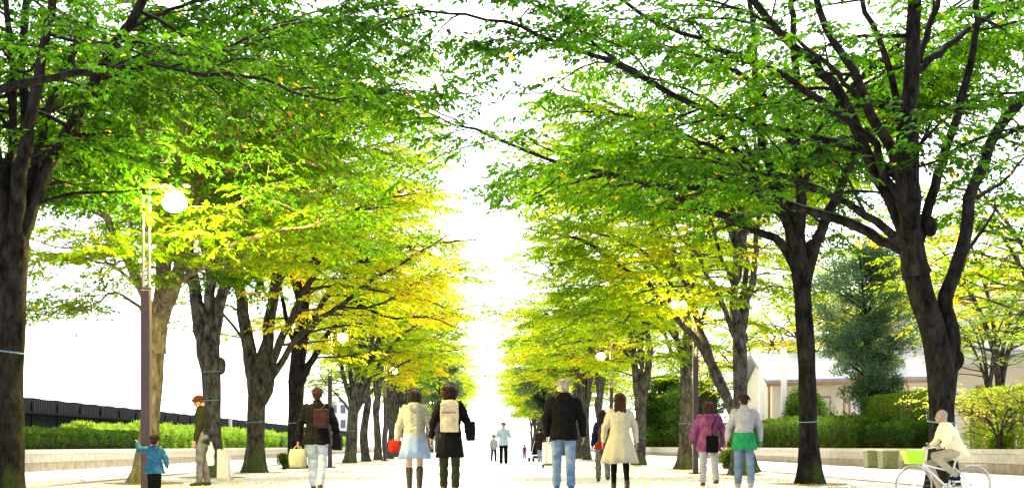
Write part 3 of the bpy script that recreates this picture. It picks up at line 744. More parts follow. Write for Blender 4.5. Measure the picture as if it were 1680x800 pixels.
# ---- right 2
d = F / 90
add_tree('zelkova_tree', 'straight dark trunk with round fork standing left of the evergreen tree on the right', (G(1330, 90)),
    trk(d, [(1330, 794), (1326, 700), (1324, 600), (1318, 500), (1313, 440), (1312, 415)], [0.25, 0.185, 0.175, 0.175, 0.19, 0.18]),
    [LB(d, [(1306, 440, 0), (1284, 402, 0), (1256, 385, 0), (1229, 372, 0), (1180, 352, -.1), (1135, 339, -.2), (1097, 317, -.3), (1015, 290, -.4), (940, 300, -.6), (880, 325, -.8), (830, 345, -1)], 0.075, 0.010, 1.0),
     LB(d, [(1310, 430, 0), (1292, 370, 0), (1262, 325, .1), (1238, 285, .2), (1200, 240, .3), (1150, 205, .4), (1090, 190, .6)], 0.09, 0.02, 1.0),
     LB(d, [(1312, 430, 0), (1314, 330, .1), (1308, 250, .1), (1306, 160, .2), (1302, 60, .2), (1298, -40, .3)], 0.09, 0.05, 0.5),
     LB(d, [(1326, 435, 0), (1346, 380, .1), (1374, 320, .2), (1398, 262, .3), (1430, 200, .4), (1480, 120, .6)], 0.10, 0.03, 0.8),
     LB(d, [(1304, 430, 0), (1288, 340, .5), (1256, 255, .9), (1242, 180, 1.2), (1236, 60, 1.4), (1225, -40, 1.5)], 0.085, 0.04, 0.6),
     LB(d, [(1262, 325, .1), (1200, 260, -.8), (1120, 220, -1.4), (1030, 190, -1.8), (930, 180, -2.2)], 0.05, 0.012, 1.3),
     LB(d, [(1308, 250, .1), (1240, 140, -.4), (1160, 100, -.8), (1060, 70, -1.2)], 0.05, 0.015, 1.1),
     LB(d, [(1310, 200, .1), (1390, 130, .6), (1440, 60, 1)], 0.05, 0.02),
     LB(d, [(1284, 340, .5), (1180, 180, 1.6), (1080, 130, 2.2), (1000, 120, 2.6)], 0.05, 0.012, 1.3)]
    + up(d, 1312, 5.0, 3, 3.5, 10.0, 0.06, 32, az0=0.6, azr=1.2),
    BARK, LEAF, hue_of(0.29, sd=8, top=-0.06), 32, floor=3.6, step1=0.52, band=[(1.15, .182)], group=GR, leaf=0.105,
    knots=[(P(1332, 408, 90), 0.12)])

# ---- right 3 (grey twin stems) and the leaning companion
d = F / 69
add_tree('zelkova_tree', 'grey tree with several slim upright stems behind the person in white and green', (G(1214, 69)),
    trk(d, [(1214, 779), (1214, 700), (1214, 630), (1213, 570), (1211, 545)], [0.26, 0.20, 0.195, 0.19, 0.17]),
    [LB(d, [(1210, 560, 0), (1204, 510, 0), (1206, 450, 0), (1210, 380, 0), (1214, 310, .1), (1206, 220, .2)], 0.10, 0.04, 0.6),
     LB(d, [(1216, 560, 0), (1224, 505, 0), (1238, 440, 0), (1240, 385, 0), (1250, 330, .1), (1262, 260, .2)], 0.085, 0.03, 0.7),
     LB(d, [(1206, 556, 0), (1187, 505, -.2), (1160, 450, -.4), (1139, 410, -.5), (1116, 391, -.6), (1106, 366, -.7), (1080, 320, -.8)], 0.06, 0.015, 1.0),
     LB(d, [(1204, 470, 0), (1182, 420, .2), (1168, 370, .3), (1150, 330, .4), (1120, 290, .5)], 0.05, 0.015),
     LB(d, [(1210, 520, 0), (1225, 440, .8), (1215, 360, 1.2), (1225, 280, 1.5)], 0.07, 0.03),
     LB(d, [(1214, 330, .1), (1130, 240, -.6), (1040, 220, -1), (980, 240, -1.2)], 0.05, 0.012, 1.4),
     LB(d, [(1240, 380, 0), (1300, 310, .6), (1380, 290, 1.2)], 0.04, 0.012, 1.4)]
    + up(d, 1214, 5, 4, 4.4, 10.5, 0.065, 33),
    BARK2, LEAF, hue_of(0.52, 0.02, sd=9, top=-0.05), 33, floor=3.2, step1=0.42, keep=KEEP, group=GR, leaf=0.11, knots=[(P(1221, 556, 69), 0.09)])
d = F / 66
add_tree('zelkova_tree', 'leaning slender tree slanting left across the lit lamp post on the right', (G(1232, 66)),
    trk(d, [(1236, 776), (1218, 712), (1198, 665), (1180, 625), (1166, 594)], [0.19, 0.155, 0.15, 0.15, 0.145]),
    [LB(d, [(1168, 600, 0), (1160, 572, 0), (1146, 535, 0), (1135, 500, 0), (1118, 462, 0), (1097, 425, 0), (1071, 369, 0), (1022, 312, 0), (960, 270, 0)], 0.095, 0.03, 0.9),
     LB(d, [(1168, 600, 0), (1148, 566, -.1), (1129, 542, -.2), (1090, 498, -.3), (1057, 458, -.4), (1028, 444, -.4), (985, 412, -.4), (947, 391, -.4), (890, 380, -.4), (850, 372, -.4)], 0.085, 0.012, 1.2),
     LB(d, [(1146, 535, 0), (1131, 500, -.6), (1098, 462, -.8), (1078, 440, -.9), (1060, 417, -1), (1037, 402, -1.1), (985, 385, -1.2), (930, 365, -1.3)], 0.05, 0.012, 1.3),
     LB(d, [(1057, 458, -.4), (1030, 455, -.8), (990, 462, -1.1), (930, 500, -1.4), (880, 520, -1.6)], 0.025, 0.008, 1.6),
     LB(d, [(1090, 498, -.3), (1040, 520, -.8), (980, 510, -1.2), (920, 540, -1.5)], 0.03, 0.008, 1.5),
     LB(d, [(1097, 425, 0), (1060, 340, .8), (1000, 300, 1.3), (900, 290, 1.8)], 0.05, 0.012, 1.4),
     LB(d, [(1071, 369, 0), (1040, 290, .5), (980, 230, .8)], 0.045, 0.012, 1.2)],
    BARK2, LEAF, hue_of(0.53, sd=10), 34, floor=3.4, step1=0.40, keep=KEEP, group=GR, leaf=0.11)

# ---- right 4, 5
d = F / 55
add_tree('zelkova_tree', 'grey trunk just left of the right-hand lamp post, behind the woman in purple', (G(1124, 55)),
    trk(d, [(1122, 770), (1124, 720), (1125, 650), (1126, 600), (1126, 570)], [0.30, 0.21, 0.20, 0.21, 0.19]),
    [LB(d, [(1122, 590, 0), (1112, 560, 0), (1102, 530, 0), (1096, 480, 0), (1080, 430, 0)], 0.10, 0.03),
     LB(d, [(1126, 585, 0), (1130, 540, 0), (1128, 490, .2), (1136, 430, .3), (1140, 360, .4)], 0.11, 0.04),
     LB(d, [(1120, 595, 0), (1100, 575, -.4), (1090, 548, -.5), (1060, 530, -.7), (1000, 520, -1)], 0.06, 0.012, 1.4),
     LB(d, [(1128, 590, 0), (1146, 550, .2), (1160, 500, .4), (1190, 460, .6)], 0.08, 0.02),
     LB(d, [(1112, 560, 0), (1060, 500, .8), (980, 470, 1.4), (900, 470, 2)], 0.06, 0.012, 1.5),
     LB(d, [(1122, 588, 0), (1080, 585, -.6), (1030, 592, -1.), (970, 600, -1.3)], 0.035, 0.01, 1.6)]
    + up(d, 1126, 4.8, 5, 4.8, 11, 0.07, 35),
    BARK2, LEAF, hue_of(0.54, 0.03, sd=11), 35, floor=2.9, keep=KEEP, band=[(1.35, .2)], group=GR, leaf=0.10, step1=0.46)
d = F / 45
add_tree('zelkova_tree', 'smooth grey trunk forking in a narrow Y right beside the woman in cream coat', (G(1050, 45)),
    trk(d, [(1048, 762), (1050, 720), (1051, 670), (1052, 645)], [0.29, 0.22, 0.21, 0.21]),
    [LB(d, [(1048, 652, 0), (1042, 615, 0), (1040, 580, 0), (1030, 530, .2), (1010, 480, .4)], 0.14, 0.04),
     LB(d, [(1054, 655, 0), (1062, 615, 0), (1066, 570, 0), (1060, 520, -.2), (1070, 460, -.3)], 0.15, 0.04),
     LB(d, [(1040, 580, 0), (1000, 560, -.8), (950, 560, -1.4), (890, 570, -1.8)], 0.06, 0.012, 1.6),
     LB(d, [(1042, 600, 0), (980, 530, .4), (920, 520, .8), (860, 540, 1)], 0.06, 0.012, 1.5)]
    + up(d, 1050, 4.2, 5, 5.0, 11, 0.07, 36),
    BARK2, LEAF, hue_of(0.58, 0.08, sd=12), 36, floor=2.9, keep=KEEP, band=[(1.0, .215)], group=GR, leaf=0.115, step1=0.5, nleaf=7)

# ---- templates for the rest of the rows
def template(seed, hb, orange, leaf=0.15, top=11.0, reach=4.5, bark=BARK2, n=6, dens=1.0, zf=2.7):
    rs = rsd(seed)
    W = Wood()
    tp = [np.array([0, 0, 0.]), np.array([rs.normal(0, .05), rs.normal(0, .05), 1.2]), np.array([rs.normal(0, .1), rs.normal(0, .1), zf]), np.array([0, 0, zf + .6])]
    cp = catmull(np.array(tp), 0.12)
    W.add(cp, np.interp(np.linspace(0, 1, len(cp)), [0, .5, .82, 1], [.2, .165, .16, .03]), 16, trunk_wob(seed))
    LL = []
    for lb in vase_limbs(rs, zf - 0.1, n, reach, top, 0.1, np.array([0, 0, 0.])):
        q = catmull(np.array(lb[0]), 0.3); rr = np.linspace(lb[1], lb[2], len(q)); W.add(q, rr, 7); LL.append((q, lb[1], lb[2], lb[3] * dens))
    W2, LV, LQ, hue = grow(LL, hue_of(hb, orange, sd=seed, f=0.7), seed=seed, floor=2.7, leaf=leaf, step1=0.75, nleaf=5, sprig_step=0.2)
    V1, Q1 = W.arrays(); V2, Q2 = W2.arrays()
    tm = quads_mesh('trunk', np.vstack([V1, V2]), np.vstack([Q1, Q2 + len(V1)])); tm.materials.append(bark)
    tm.polygons.foreach_set('use_smooth', np.ones(len(tm.polygons), bool))
    cm = quads_mesh('crown', LV, LQ, hue); cm.materials.append(LEAF)
    return tm, cm
TPL = [template(101, 0.52, 0.1), template(102, 0.6, 0.25), template(103, 0.5, 0.05, n=7), template(104, 0.66, 0.2)]
def put(tpl, name, label, x, y, rz, sc_, group, cat='tree'):
    r = thing(name, label, cat, (x, y, 0), rz, group, sc_)
    a = bpy.data.objects.new('trunk', tpl[0]); C.objects.link(a); a.parent = r
    b = bpy.data.objects.new('crown', tpl[1]); C.objects.link(b); b.parent = r
    return r
ORD = ['first', 'second', 'third', 'fourth', 'fifth', 'sixth', 'seventh', 'eighth', 'ninth', 'tenth', 'eleventh', 'twelfth', 'thirteenth', 'fourteenth', 'fifteenth', 'sixteenth', 'seventeenth', 'eighteenth', 'nineteenth', 'twentieth']
rs = rsd(77)
k = 0
for y, px in [(54.5, 601), (60.5, 620), (66, 640)]:
    put(TPL[k % 4], 'zelkova_tree', 'tree in the left row, number %s beyond the slim fan shaped tree' % ORD[k], (px - VX) * y / F, y, rs.uniform(0, 6), 1.0, GL); k += 1
y = 72
while y < 165:
    put(TPL[(k * 3) % 4], 'zelkova_tree', 'small distant tree in the left row, number %s beyond the slim fan shaped tree' % ORD[min(19, k)], -5.9 + rs.uniform(-.2, .2), y, rs.uniform(0, 6), rs.uniform(0.9, 1.03), GL); k += 1; y += 6.0
k = 0
for y, px in [(57, 984), (61.5, 963), (67, 948)]:
    put(TPL[(k + 1) % 4], 'zelkova_tree', 'tree in the right row, number %s beyond the trunk beside the cream coat' % ORD[k], (px - VX) * y / F, y, rs.uniform(0, 6), 0.98, GR); k += 1
y = 73
while y < 165:
    put(TPL[(k * 3 + 2) % 4], 'zelkova_tree', 'small distant tree in the right row, number %s beyond the trunk beside the cream coat' % ORD[min(19, k)], 5.9 + rs.uniform(-.2, .2), y, rs.uniform(0, 6), rs.uniform(0.9, 1.03), GR); k += 1; y += 6.0
print('leaves', n_leaf, [len(t[1].polygons) for t in TPL])

# the avenue goes on behind the camera; unseen trees added to shade the trunks
for j, (x, y) in enumerate(((-6.1, 1), (6.0, 0.5), (-6.1, -4.5), (6.1, -5), (-6.1, -10.5), (6.1, -11))):
    put(TPL[j % 4], 'zelkova_tree', 'unseen avenue tree added beside or behind the camera to shade the trunks', x, y, j * 1.1, 0.95, 'unseen avenue trees behind the camera')
# ---- vegetation behind the walls
# evergreen, blue-green
def evergreen(name, label, px, s, z0, z1, r, n, seed, leafm, hmean, bark=BARK, ncl=60, leaf=0.08, lean=0.0, open_=0.0):
    rs = rsd(seed); b = G(px, s)
    root = thing(name, label, 'tree', tuple(b))
    W = Wood(); cp = catmull(np.array([[0, 0, 0], [0.1, 0, z1 * .35], [-0.05 + lean * .5, 0, z1 * .7], [lean, 0, z1 * .95]]), 0.2)
    W.add(cp, np.linspace(0.14, 0.03, len(cp)), 12, trunk_wob(seed, 0.5))
    cl, cr_ = [], []
    for k in range(ncl):
        t = rs.random(); z = z0 + (z1 - z0) * t
        rad = r * (0.3 + 0.62 * math.sin(math.pi * t ** 1.5)) * rs.uniform(0.3, 1.0)
        a = rs.uniform(0, 2 * math.pi)
        c = np.array([math.cos(a) * rad + lean * t, math.sin(a) * rad, z]); cl.append(c); cr_.append(rs.uniform(0.30, 0.60) * r * (0.32 + 0.25 * t))
        st = np.array([lean * t * .6, 0, max(0.4, z - 0.5 * rad - 0.3)])
        q = catmull(np.array([st, (st + c) / 2 + np.array([0, 0, 0.05]), c]), 0.2); W.add(q, np.linspace(0.03, 0.008, len(q)), 5)
    cl, cr_ = np.array(cl), np.array(cr_)
    k = rs.integers(0, ncl, n); dd = rs.normal(0, 1, (n, 3)); dd /= np.linalg.norm(dd, axis=1, keepdims=True)
    p = cl[k] + dd * (cr_[k] * rs.random(n) ** 0.45)[:, None] * np.array([1.15, 1.15, 0.7])
    hue = np.clip(hmean + 0.16 * rs.normal(0, 1, ncl)[k] + rs.normal(0, 0.13, n), 0, 1)
    V, Q, hue = leaves_at(p, dd * 0.7 + np.array([0, 0, 0.2]), leaf, rs, hue, 0.28)
    Vw, Qw = W.arrays()
    link_mesh('trunk', quads_mesh('trunk', Vw, Qw), bark, root, smooth=True)
    link_mesh('crown', quads_mesh('crown', V, Q, hue), leafm, root)
    return root
evergreen('evergreen_tree', 'blue green evergreen tree with dense oval crown between the two dark trunks at right', 1432, 42, 1.7, 8.5, 2.25, 60000, 61, LEAF_BLUE, 0.5, ncl=170, leaf=0.10, lean=-0.5)
evergreen('evergreen_tree', 'low dark bluish tree in the planting left of the grey twin stemmed tree', 1095, 21, 1.2, 6.0, 2.6, 16000, 62, LEAF_HEDGE, 0.35, ncl=60, leaf=0.17)
evergreen('evergreen_tree', 'bluish evergreen crown low in the right row behind the man with pale hair', 893, 27, 2.6, 6.0, 1.9, 9000, 63, LEAF_BLUE, 0.5, ncl=40, leaf=0.14)
evergreen('evergreen_tree', 'bluish grey crown at the inner edge of the left row above the backpack woman', 722, 26, 2.6, 6.2, 1.9, 9000, 64, LEAF_BLUE, 0.75, ncl=40, leaf=0.14)
# young multi-stem tree in front of the pale building
def multistem(label, px, s, seed, top, reach, m=LEAF_PALE, n=8, base_z=0.4, hb=0.45, dens=0.7, z0=0.5, r0=0.045, leaf=0.08, cat='tree', nm='young_tree', floor=2.2):
    rs = rsd(seed); b = G(px, s)
    root = thing(nm, label, cat, tuple(b))
    W = Wood(); LL = []
    W.add(np.array([[0, 0, 0], [0.02, 0, z0 * .6], [0, 0, z0 + 0.1]]), [r0 * 2, r0 * 1.6, r0 * 1.5], 10)
    for lb in vase_limbs(rs, z0, n, reach, top, r0, np.array([0, 0, 0.]), sub=True):
        q = catmull(np.array(lb[0]), 0.25); W.add(q, np.linspace(lb[1], lb[2] * .6, len(q)), 6); LL.append((q, lb[1], lb[2], dens))
    W2, LV, LQ, hue = grow(LL, hue_of(hb, 0.1, sd=seed, f=0.9), seed=seed, floor=floor, leaf=leaf, step1=0.6, nleaf=6, t_start=0.45, len1=(0.5, 1.2), sprig_step=0.16)
    V1, Q1 = W.arrays(); V2, Q2 = W2.arrays()
    link_mesh('trunk', quads_mesh('trunk', np.vstack([V1, V2]), np.vstack([Q1, Q2 + len(V1)])), BARK2, root, smooth=True)
    link_mesh('crown', quads_mesh('crown', LV, LQ, hue), m, root)
multistem('young tree with fan of bare thin stems in front of the big pale building', 1622, 51, 71, 6.6, 2.4, dens=0.6, floor=3.6, z0=2.2, r0=0.05)
multistem('low bushy young tree with yellow leaves under the thin stems at far right', 1640, 59, 72, 3.0, 1.5, hb=0.7, dens=1.2, floor=1.8, z0=0.6, r0=0.03)
# woods behind the right wall
def put_bg(i, px, s, scl, lab):
    put(TPL[i % 4], 'background_tree', lab, (px - VX) / s, F / s, 1.3 * i, scl, 'trees behind the right wall')
for i, (px, s, scl, lab) in enumerate([
    (1010, 12.5, 1.1, 'leafy tree behind the right wall, between the man with pale hair and the cream coat'),
    (1075, 16.5, 1.0, 'leafy tree behind the right wall, seen through branches left of the lamp post'),
    (1150, 21, 1.0, 'leafy tree behind the right wall, right behind the purple jacket'),
    (1238, 26, 0.95, 'yellowish tree behind the low roof with two white posts'),
    (1310, 24, 1.25, 'tall green tree far behind the low roofed house'),
    (1395, 29, 1.25, 'pale green tree rising behind the blue green evergreen'),
    (1520, 27, 1.4, 'bright green tree behind the leaning knotty tree'),
    (1640, 47, 0.95, 'bright yellow green tree crown filling the right edge'),
    (1730, 62, 0.95, 'green tree whose crown enters at the upper right edge'),
    (1475, 21, 1.5, 'faint far tree top above the pale building')]):
    put_bg(i, px, s, scl, lab)

# hedges
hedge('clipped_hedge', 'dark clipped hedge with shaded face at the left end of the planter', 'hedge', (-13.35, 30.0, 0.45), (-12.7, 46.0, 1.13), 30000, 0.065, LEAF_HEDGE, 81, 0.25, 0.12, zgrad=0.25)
def bamboo(label, x0, x1, y0, y1, h, n, seed, hm=0.5):
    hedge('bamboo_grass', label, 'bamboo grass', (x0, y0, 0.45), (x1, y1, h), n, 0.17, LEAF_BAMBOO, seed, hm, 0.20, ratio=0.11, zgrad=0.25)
bamboo('bright lime bamboo grass rising behind the dark clipped hedge', -14.5, -13.5, 41.5, 46.5, 1.32, 22000, 82)
bamboo('bright bamboo grass hanging over the wall between lamp post and man in dark jacket', -14.4, -12.6, 46.6, 58, 1.38, 24000, 83)
bamboo('bamboo grass right of the white marker stone', -14.4, -12.7, 59, 74, 1.42, 20000, 84, 0.4)
bamboo('faint bamboo grass patch right of the mossy V shaped tree', -14.4, -12.7, 76, 110, 1.4, 20000, 85, 0.35)
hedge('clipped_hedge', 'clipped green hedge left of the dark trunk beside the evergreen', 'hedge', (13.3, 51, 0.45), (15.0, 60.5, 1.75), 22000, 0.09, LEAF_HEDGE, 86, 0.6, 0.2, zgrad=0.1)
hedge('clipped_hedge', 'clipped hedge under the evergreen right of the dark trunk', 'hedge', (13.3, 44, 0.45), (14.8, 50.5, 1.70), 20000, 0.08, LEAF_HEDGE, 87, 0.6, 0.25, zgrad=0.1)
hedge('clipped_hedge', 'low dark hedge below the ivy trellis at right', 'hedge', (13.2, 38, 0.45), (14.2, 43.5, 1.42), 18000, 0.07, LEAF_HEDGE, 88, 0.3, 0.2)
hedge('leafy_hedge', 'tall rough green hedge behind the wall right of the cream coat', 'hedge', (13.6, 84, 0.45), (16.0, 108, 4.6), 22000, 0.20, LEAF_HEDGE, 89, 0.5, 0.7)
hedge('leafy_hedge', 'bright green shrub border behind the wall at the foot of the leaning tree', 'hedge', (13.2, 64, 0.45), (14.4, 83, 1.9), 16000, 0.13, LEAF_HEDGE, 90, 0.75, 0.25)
bush('round_shrub', 'leafy bright shrub between hedge and house left of the dark trunk', 'shrub', (15.6, 59.5, 0.45), 1.6, 3.2, 8000, 0.12, LEAF_HEDGE, 91, 0.75)
bush('small_shrub', 'small dark shrub at the foot of the straight dark tree', 'shrub', G(466, 55), 0.30, 0.58, 1600, 0.06, LEAF_HEDGE, 92, 0.5, 5)
bush('small_shrub', 'small dark shrub behind the legs of the walker in washed jeans', 'shrub', G(517, 56), 0.42, 0.62, 2200, 0.06, LEAF_HEDGE, 93, 0.35, 6)
bush('small_shrub', 'yellow green shrub between the purple jacket and the green shirt', 'shrub', G(1203, 67), 0.50, 0.66, 3600, 0.06, LEAF_HEDGE, 94, 0.75, 7)
bush('small_shrub', 'tangled low shrub behind the wall near the right edge', 'shrub', (14.4, 34.2, 0.45), 0.5, 0.9, 2600, 0.08, LEAF_PALE, 95, 0.4, 7)

# ------------------------------------------------------------------ lamp posts
def emis(name, col, st):
    m = bpy.data.materials.new(name); m.use_nodes = True; n = m.node_tree; n.nodes.clear()
    e = n.nodes.new('ShaderNodeEmission'); e.inputs[0].default_value = (*col, 1); e.inputs[1].default_value = st
    o = n.nodes.new('ShaderNodeOutputMaterial'); n.links.new(e.outputs[0], o.inputs[0]); return m
M_LAMP = {}
def lamp_post(label, px, s, side, energy, two=False, group='lit lamp posts along the avenue'):
    """side +1: lamp hangs towards +x"""
    r = thing('lamp_post', label, 'lamp post', G(px, s), 0, group)
    bm = bmesh.new(); box(bm, -0.17, 0.17, -0.17, 0.17, 0.005, 0.03, 0.006)
    for a in (-0.12, 0.12):
        for b in (-0.12, 0.12): tube(bm, [(a, b, 0.02), (a, b, 0.055)], 0.016, 6)
    obj('base_plate', bm, M_POLE_D, r)
    bm = bmesh.new(); box(bm, -0.065, 0.065, -0.065, 0.065, 0.028, 2.90, 0.01)
    obj('lower_pole', bm, M_POLE_D, r)
    for x in (-0.042, 0.042):
        bm = bmesh.new(); tube(bm, [(x, 0, 2.89), (x, 0, 4.36)], 0.021, 12); obj('upper_tube', bm, M_POLE_L, r)
    bm = bmesh.new(); box(bm, -0.075, 0.075, -0.03, 0.03, 2.902, 2.94, 0.005)
    obj('collar', bm, M_POLE_D, r)
    bm = bmesh.new(); box(bm, -0.07, 0.07, -0.028, 0.028, 4.1, 4.13, 0.005); obj('upper_collar', bm, M_POLE_D, r)
    bm = bmesh.new(); x0, x1 = (-0.20, 0.62) if side > 0 else (-0.62, 0.20)
    box(bm, x0, x1, -0.05, 0.05, 4.362, 4.405, 0.012); obj('cross_arm', bm, M_POLE_D, r)
    for j, xx in enumerate(([0.40] if not two else [0.28, 0.50])):
        x = side * xx; rr = 0.17 if not two else 0.10
        bm = bmesh.new(); tube(bm, [(x, 0, 4.362), (x, 0, 4.33), (x, 0, 4.29)], [0.05, 0.06, rr * .8], 20); obj('lamp_cap', bm, M_POLE_D, r, True)
        bm = bmesh.new(); ell(bm, (x, 0, 4.29 - rr * .85), (rr, rr, rr * .85), 24); obj('lamp_globe', bm, emis('lit_lamp_glass', (1.0, 0.78, 0.22), energy), r, True)
    if 0:
        ld = bpy.data.lights.new('lamp_light', 'POINT'); ld.energy = energy; ld.color = (1, 0.82, 0.35); ld.shadow_soft_size = 0.22
        lo = bpy.data.objects.new('lamp_light', ld); C.objects.link(lo); lo.location = (side * 0.42, 0, 4.11); lo.parent = r
    return r
lamp_post('tall brown lamp post with bright globe beside the child in blue', 240, 116, 1, 1300)
lamp_post('lit lamp post rising behind the black jacketed walker on the left', 541.5, 51.4, 1, 260)
lamp_post('lit lamp post right of the slim fan shaped tree, far in the left row', 631.5, 35.7, 1, 120)
lamp_post('lit lamp post at right with two small lights, left of the leaning tree', 1141, 66, -1, 900, True)
lamp_post('lit lamp post behind the woman with long hair and cream coat', 1003, 42.5, -1, 140)
lamp_post('lit far lamp post above the man with pale hair', 936, 27.5, -1, 80)
lamp_post('tiny far lamp post deep in the left row', 700, 20.5, 1, 60)

# floodlight on a white mast beyond the left fence
def floodlight(label, px, py, s):
    p = P(px, py, s); r = thing('floodlight_mast', label, 'floodlight', (p[0], p[1], 0))
    h = p[2]
    bm = bmesh.new(); tube(bm, [(0.3, 0, 0), (0.3, 0, h)], [0.035, 0.025], 10); obj('mast', bm, M_WHITE, r, True)
    bm = bmesh.new(); tube(bm, [(0.3, 0, h - 0.05), (0.12, -0.05, h + 0.0)], 0.03, 8); obj('bracket', bm, M_WHITE, r)
    bm = bmesh.new(); box(bm, -0.17, 0.15, -0.22, 0.0, h - 0.11, h + 0.13, 0.03); obj('housing', bm, mat('blue_grey_metal', (0.2, 0.27, 0.36), 0.4), r)
    bm = bmesh.new(); box(bm, -0.14, 0.12, -0.232, -0.222, h - 0.08, h + 0.10, 0.003); obj('lens', bm, M_WHITE, r)
floodlight('small grey floodlight high on a white mast beyond the black fence', 123, 550, 30)
def mast(label, px, s, h):
    r = thing('white_post', label, 'post', G(px, s))
    bm = bmesh.new(); box(bm, -0.08, 0.08, -0.08, 0.08, 0, h, 0.01); obj('shaft', bm, M_WHITE, r)
    bm = bmesh.new(); box(bm, -0.10, 0.10, -0.10, 0.10, h + 0.002, h + 0.05, 0.01); obj('cap', bm, M_WHITE, r)
mast('slim white post in the bamboo grass beside the mossy V shaped tree', 378, 28.9, 2.25)
# white stone marker
r = thing('marker_stone', 'white upright stone marker beside the tree behind the man', 'marker stone', G(367, 80))
bm = bmesh.new(); rings(bm, [[(-.12, -.1, 0), (.12, -.1, 0), (.12, .1, 0), (-.12, .1, 0)], [(-.115, -.095, .62), (.115, -.095, .56), (.115, .095, .56), (-.115, .095, .62)], [(-.09, -.07, .645), (.09, -.07, .585), (.09, .07, .585), (-.09, .07, .645)]])
obj('slab', bm, M_WHITESTONE, r)
bm = bmesh.new(); box(bm, -.16, .16, -.14, .14, 0.005, .05, .01); obj('plinth', bm, M_STONE, r)

# low roofed house behind the right hedge
r = thing('low_house', 'cream house with low grey roof behind the hedge at right', 'house', (14.6, 62, 0)); r.scale = (1.15, 1, 1.55)
def hb(nm, x0, x1, y0, y1, z0, z1, m, bev=0.0, par=None):
    bm = bmesh.new(); box(bm, x0, x1, y0, y1, z0, z1, bev); return obj(nm, bm, m, par or r)
hb('wall', 0, 8.4, 0.5, 7, 0, 2.55, M_CREAM)
bm = bmesh.new(); rings(bm, [[(0, .5, 2.552), (0, 3.6, 3.49), (0, 7, 2.552)], [(8.4, .5, 2.552), (8.4, 3.6, 3.6), (8.4, 7, 2.552)]]); obj('gable', bm, M_CREAM, r)
bm = bmesh.new()
rings(bm, [[(-0.5, -0.7, 2.45), (9.2, -0.7, 2.62), (9.2, -0.7, 2.76), (-0.5, -0.7, 2.59)], [(-0.4, 3.6, 3.5), (8.9, 3.6, 3.67), (8.9, 3.6, 3.8), (-0.4, 3.6, 3.63)], [(-0.5, 7.8, 2.6), (9.2, 7.8, 2.7), (9.2, 7.8, 2.84), (-0.5, 7.8, 2.74)]])
roof = obj('roof', bm, M_ROOF, r)
for k in range(0):
    hb('roof_seam', -1.5 + k * 0.68, -1.45 + k * 0.68, -0.65, 0.3, 2.62 + k * 0.0105, 2.86 + k * .0105, M_ROOF, par=roof)
bm = bmesh.new(); rings(bm, [[(-0.5, -0.76, 2.38), (-0.5, -0.705, 2.38), (-0.5, -0.705, 2.47), (-0.5, -0.76, 2.47)], [(9.2, -0.76, 2.55), (9.2, -0.705, 2.55), (9.2, -0.705, 2.64), (9.2, -0.76, 2.64)]]); obj('fascia', bm, M_RUST, r)
for x0, x1 in ((0.8, 2.6), (3.4, 5.2), (6.2, 7.6)):
    wn = hb('window', x0, x1, 0.44, 0.502, 0.9, 2.1, M_WOOD, 0.01)
    hb('pane', x0 + .07, (x0 + x1) / 2 - .03, 0.425, 0.438, 0.97, 2.03, M_PALEWALL, par=wn); hb('pane', (x0 + x1) / 2 + .03, x1 - .07, 0.425, 0.438, 0.97, 2.03, M_PALEWALL, par=wn)
for x in (-0.4, 2.9, 5.7, 8.8):
    hb('porch_post', x, x + 0.1, -0.55, -0.45, 0, 2.43, M_WOOD)
hb('downpipe', 8.45, 8.53, 0.38, 0.46, 0.1, 2.5, M_POLE_D)
for px, hh, lab in ((1249, 5.15, 'shorter of the two white posts rising in front of the low roof'), (1286, 5.5, 'taller of the two white posts rising in front of the low roof')):
    rr = thing('white_post', lab, 'post', G(px, 32.8))
    bm = bmesh.new(); box(bm, -0.12, 0.12, -0.12, 0.12, 0, hh, 0.01); obj('shaft', bm, M_WHITE, rr)
    bm = bmesh.new(); box(bm, -0.14, 0.14, -0.14, 0.14, hh + 0.002, hh + 0.05, 0.01); obj('cap', bm, M_WHITE, rr)
# big pale building
r = thing('pale_building', 'large pale multi storey building at the far right behind the young tree', 'building', (24, 70, 0))
hb('wall', 0.0, 24, 0, 14, 0, 9.2, M_PALEWALL)
hb('parapet', -0.1, 24.1, -0.1, 14.1, 9.202, 9.5, M_WHITE)
for z in (3.05, 6.1): hb('ledge', -0.02, 24.02, -0.12, -0.003, z, z + 0.09, M_POLE_L)
for fl in range(3):
    for k in range(9):
        x0 = 1.0 + k * 2.5; z0 = 1.0 + fl * 3.05
        wn = hb('window', x0, x0 + 1.5, -0.05, -0.002, z0, z0 + 1.35, M_WHITE, 0.01)
        hb('pane', x0 + .07, x0 + 1.43, -0.058, -0.052, z0 + .07, z0 + 1.28, M_PALEWALL, par=wn)
for k in range(7): hb('panel_joint', 3.2 + k * 3, 3.23 + k * 3, -0.02, -0.004, 0, 9.1, M_POLE_L)
r = thing('side_canopy', 'dark edged flat canopy below the pale building, right of the leaning tree', 'canopy', (18.6, 47, 0)); r.scale = (1.3, 1, 1.5)
hb('roof', 0, 5.5, -1.2, 2.5, 2.60, 2.74, M_WHITE); hb('edge_trim', -0.02, 5.52, -1.28, -1.204, 2.62, 2.78, M_ROOF)
for x in (0.2, 2.6, 5.1):
    for yy in (-1.0, 2.2): hb('post', x, x + .12, yy, yy + .12, 0, 2.598, M_WHITE)
hb('back_wall', 0.1, 5.4, 2.38, 2.48, 0, 2.595, M_CREAM)
hb('door', 0.9, 1.9, 2.32, 2.377, 0.02, 2.1, M_WOOD, 0.01)
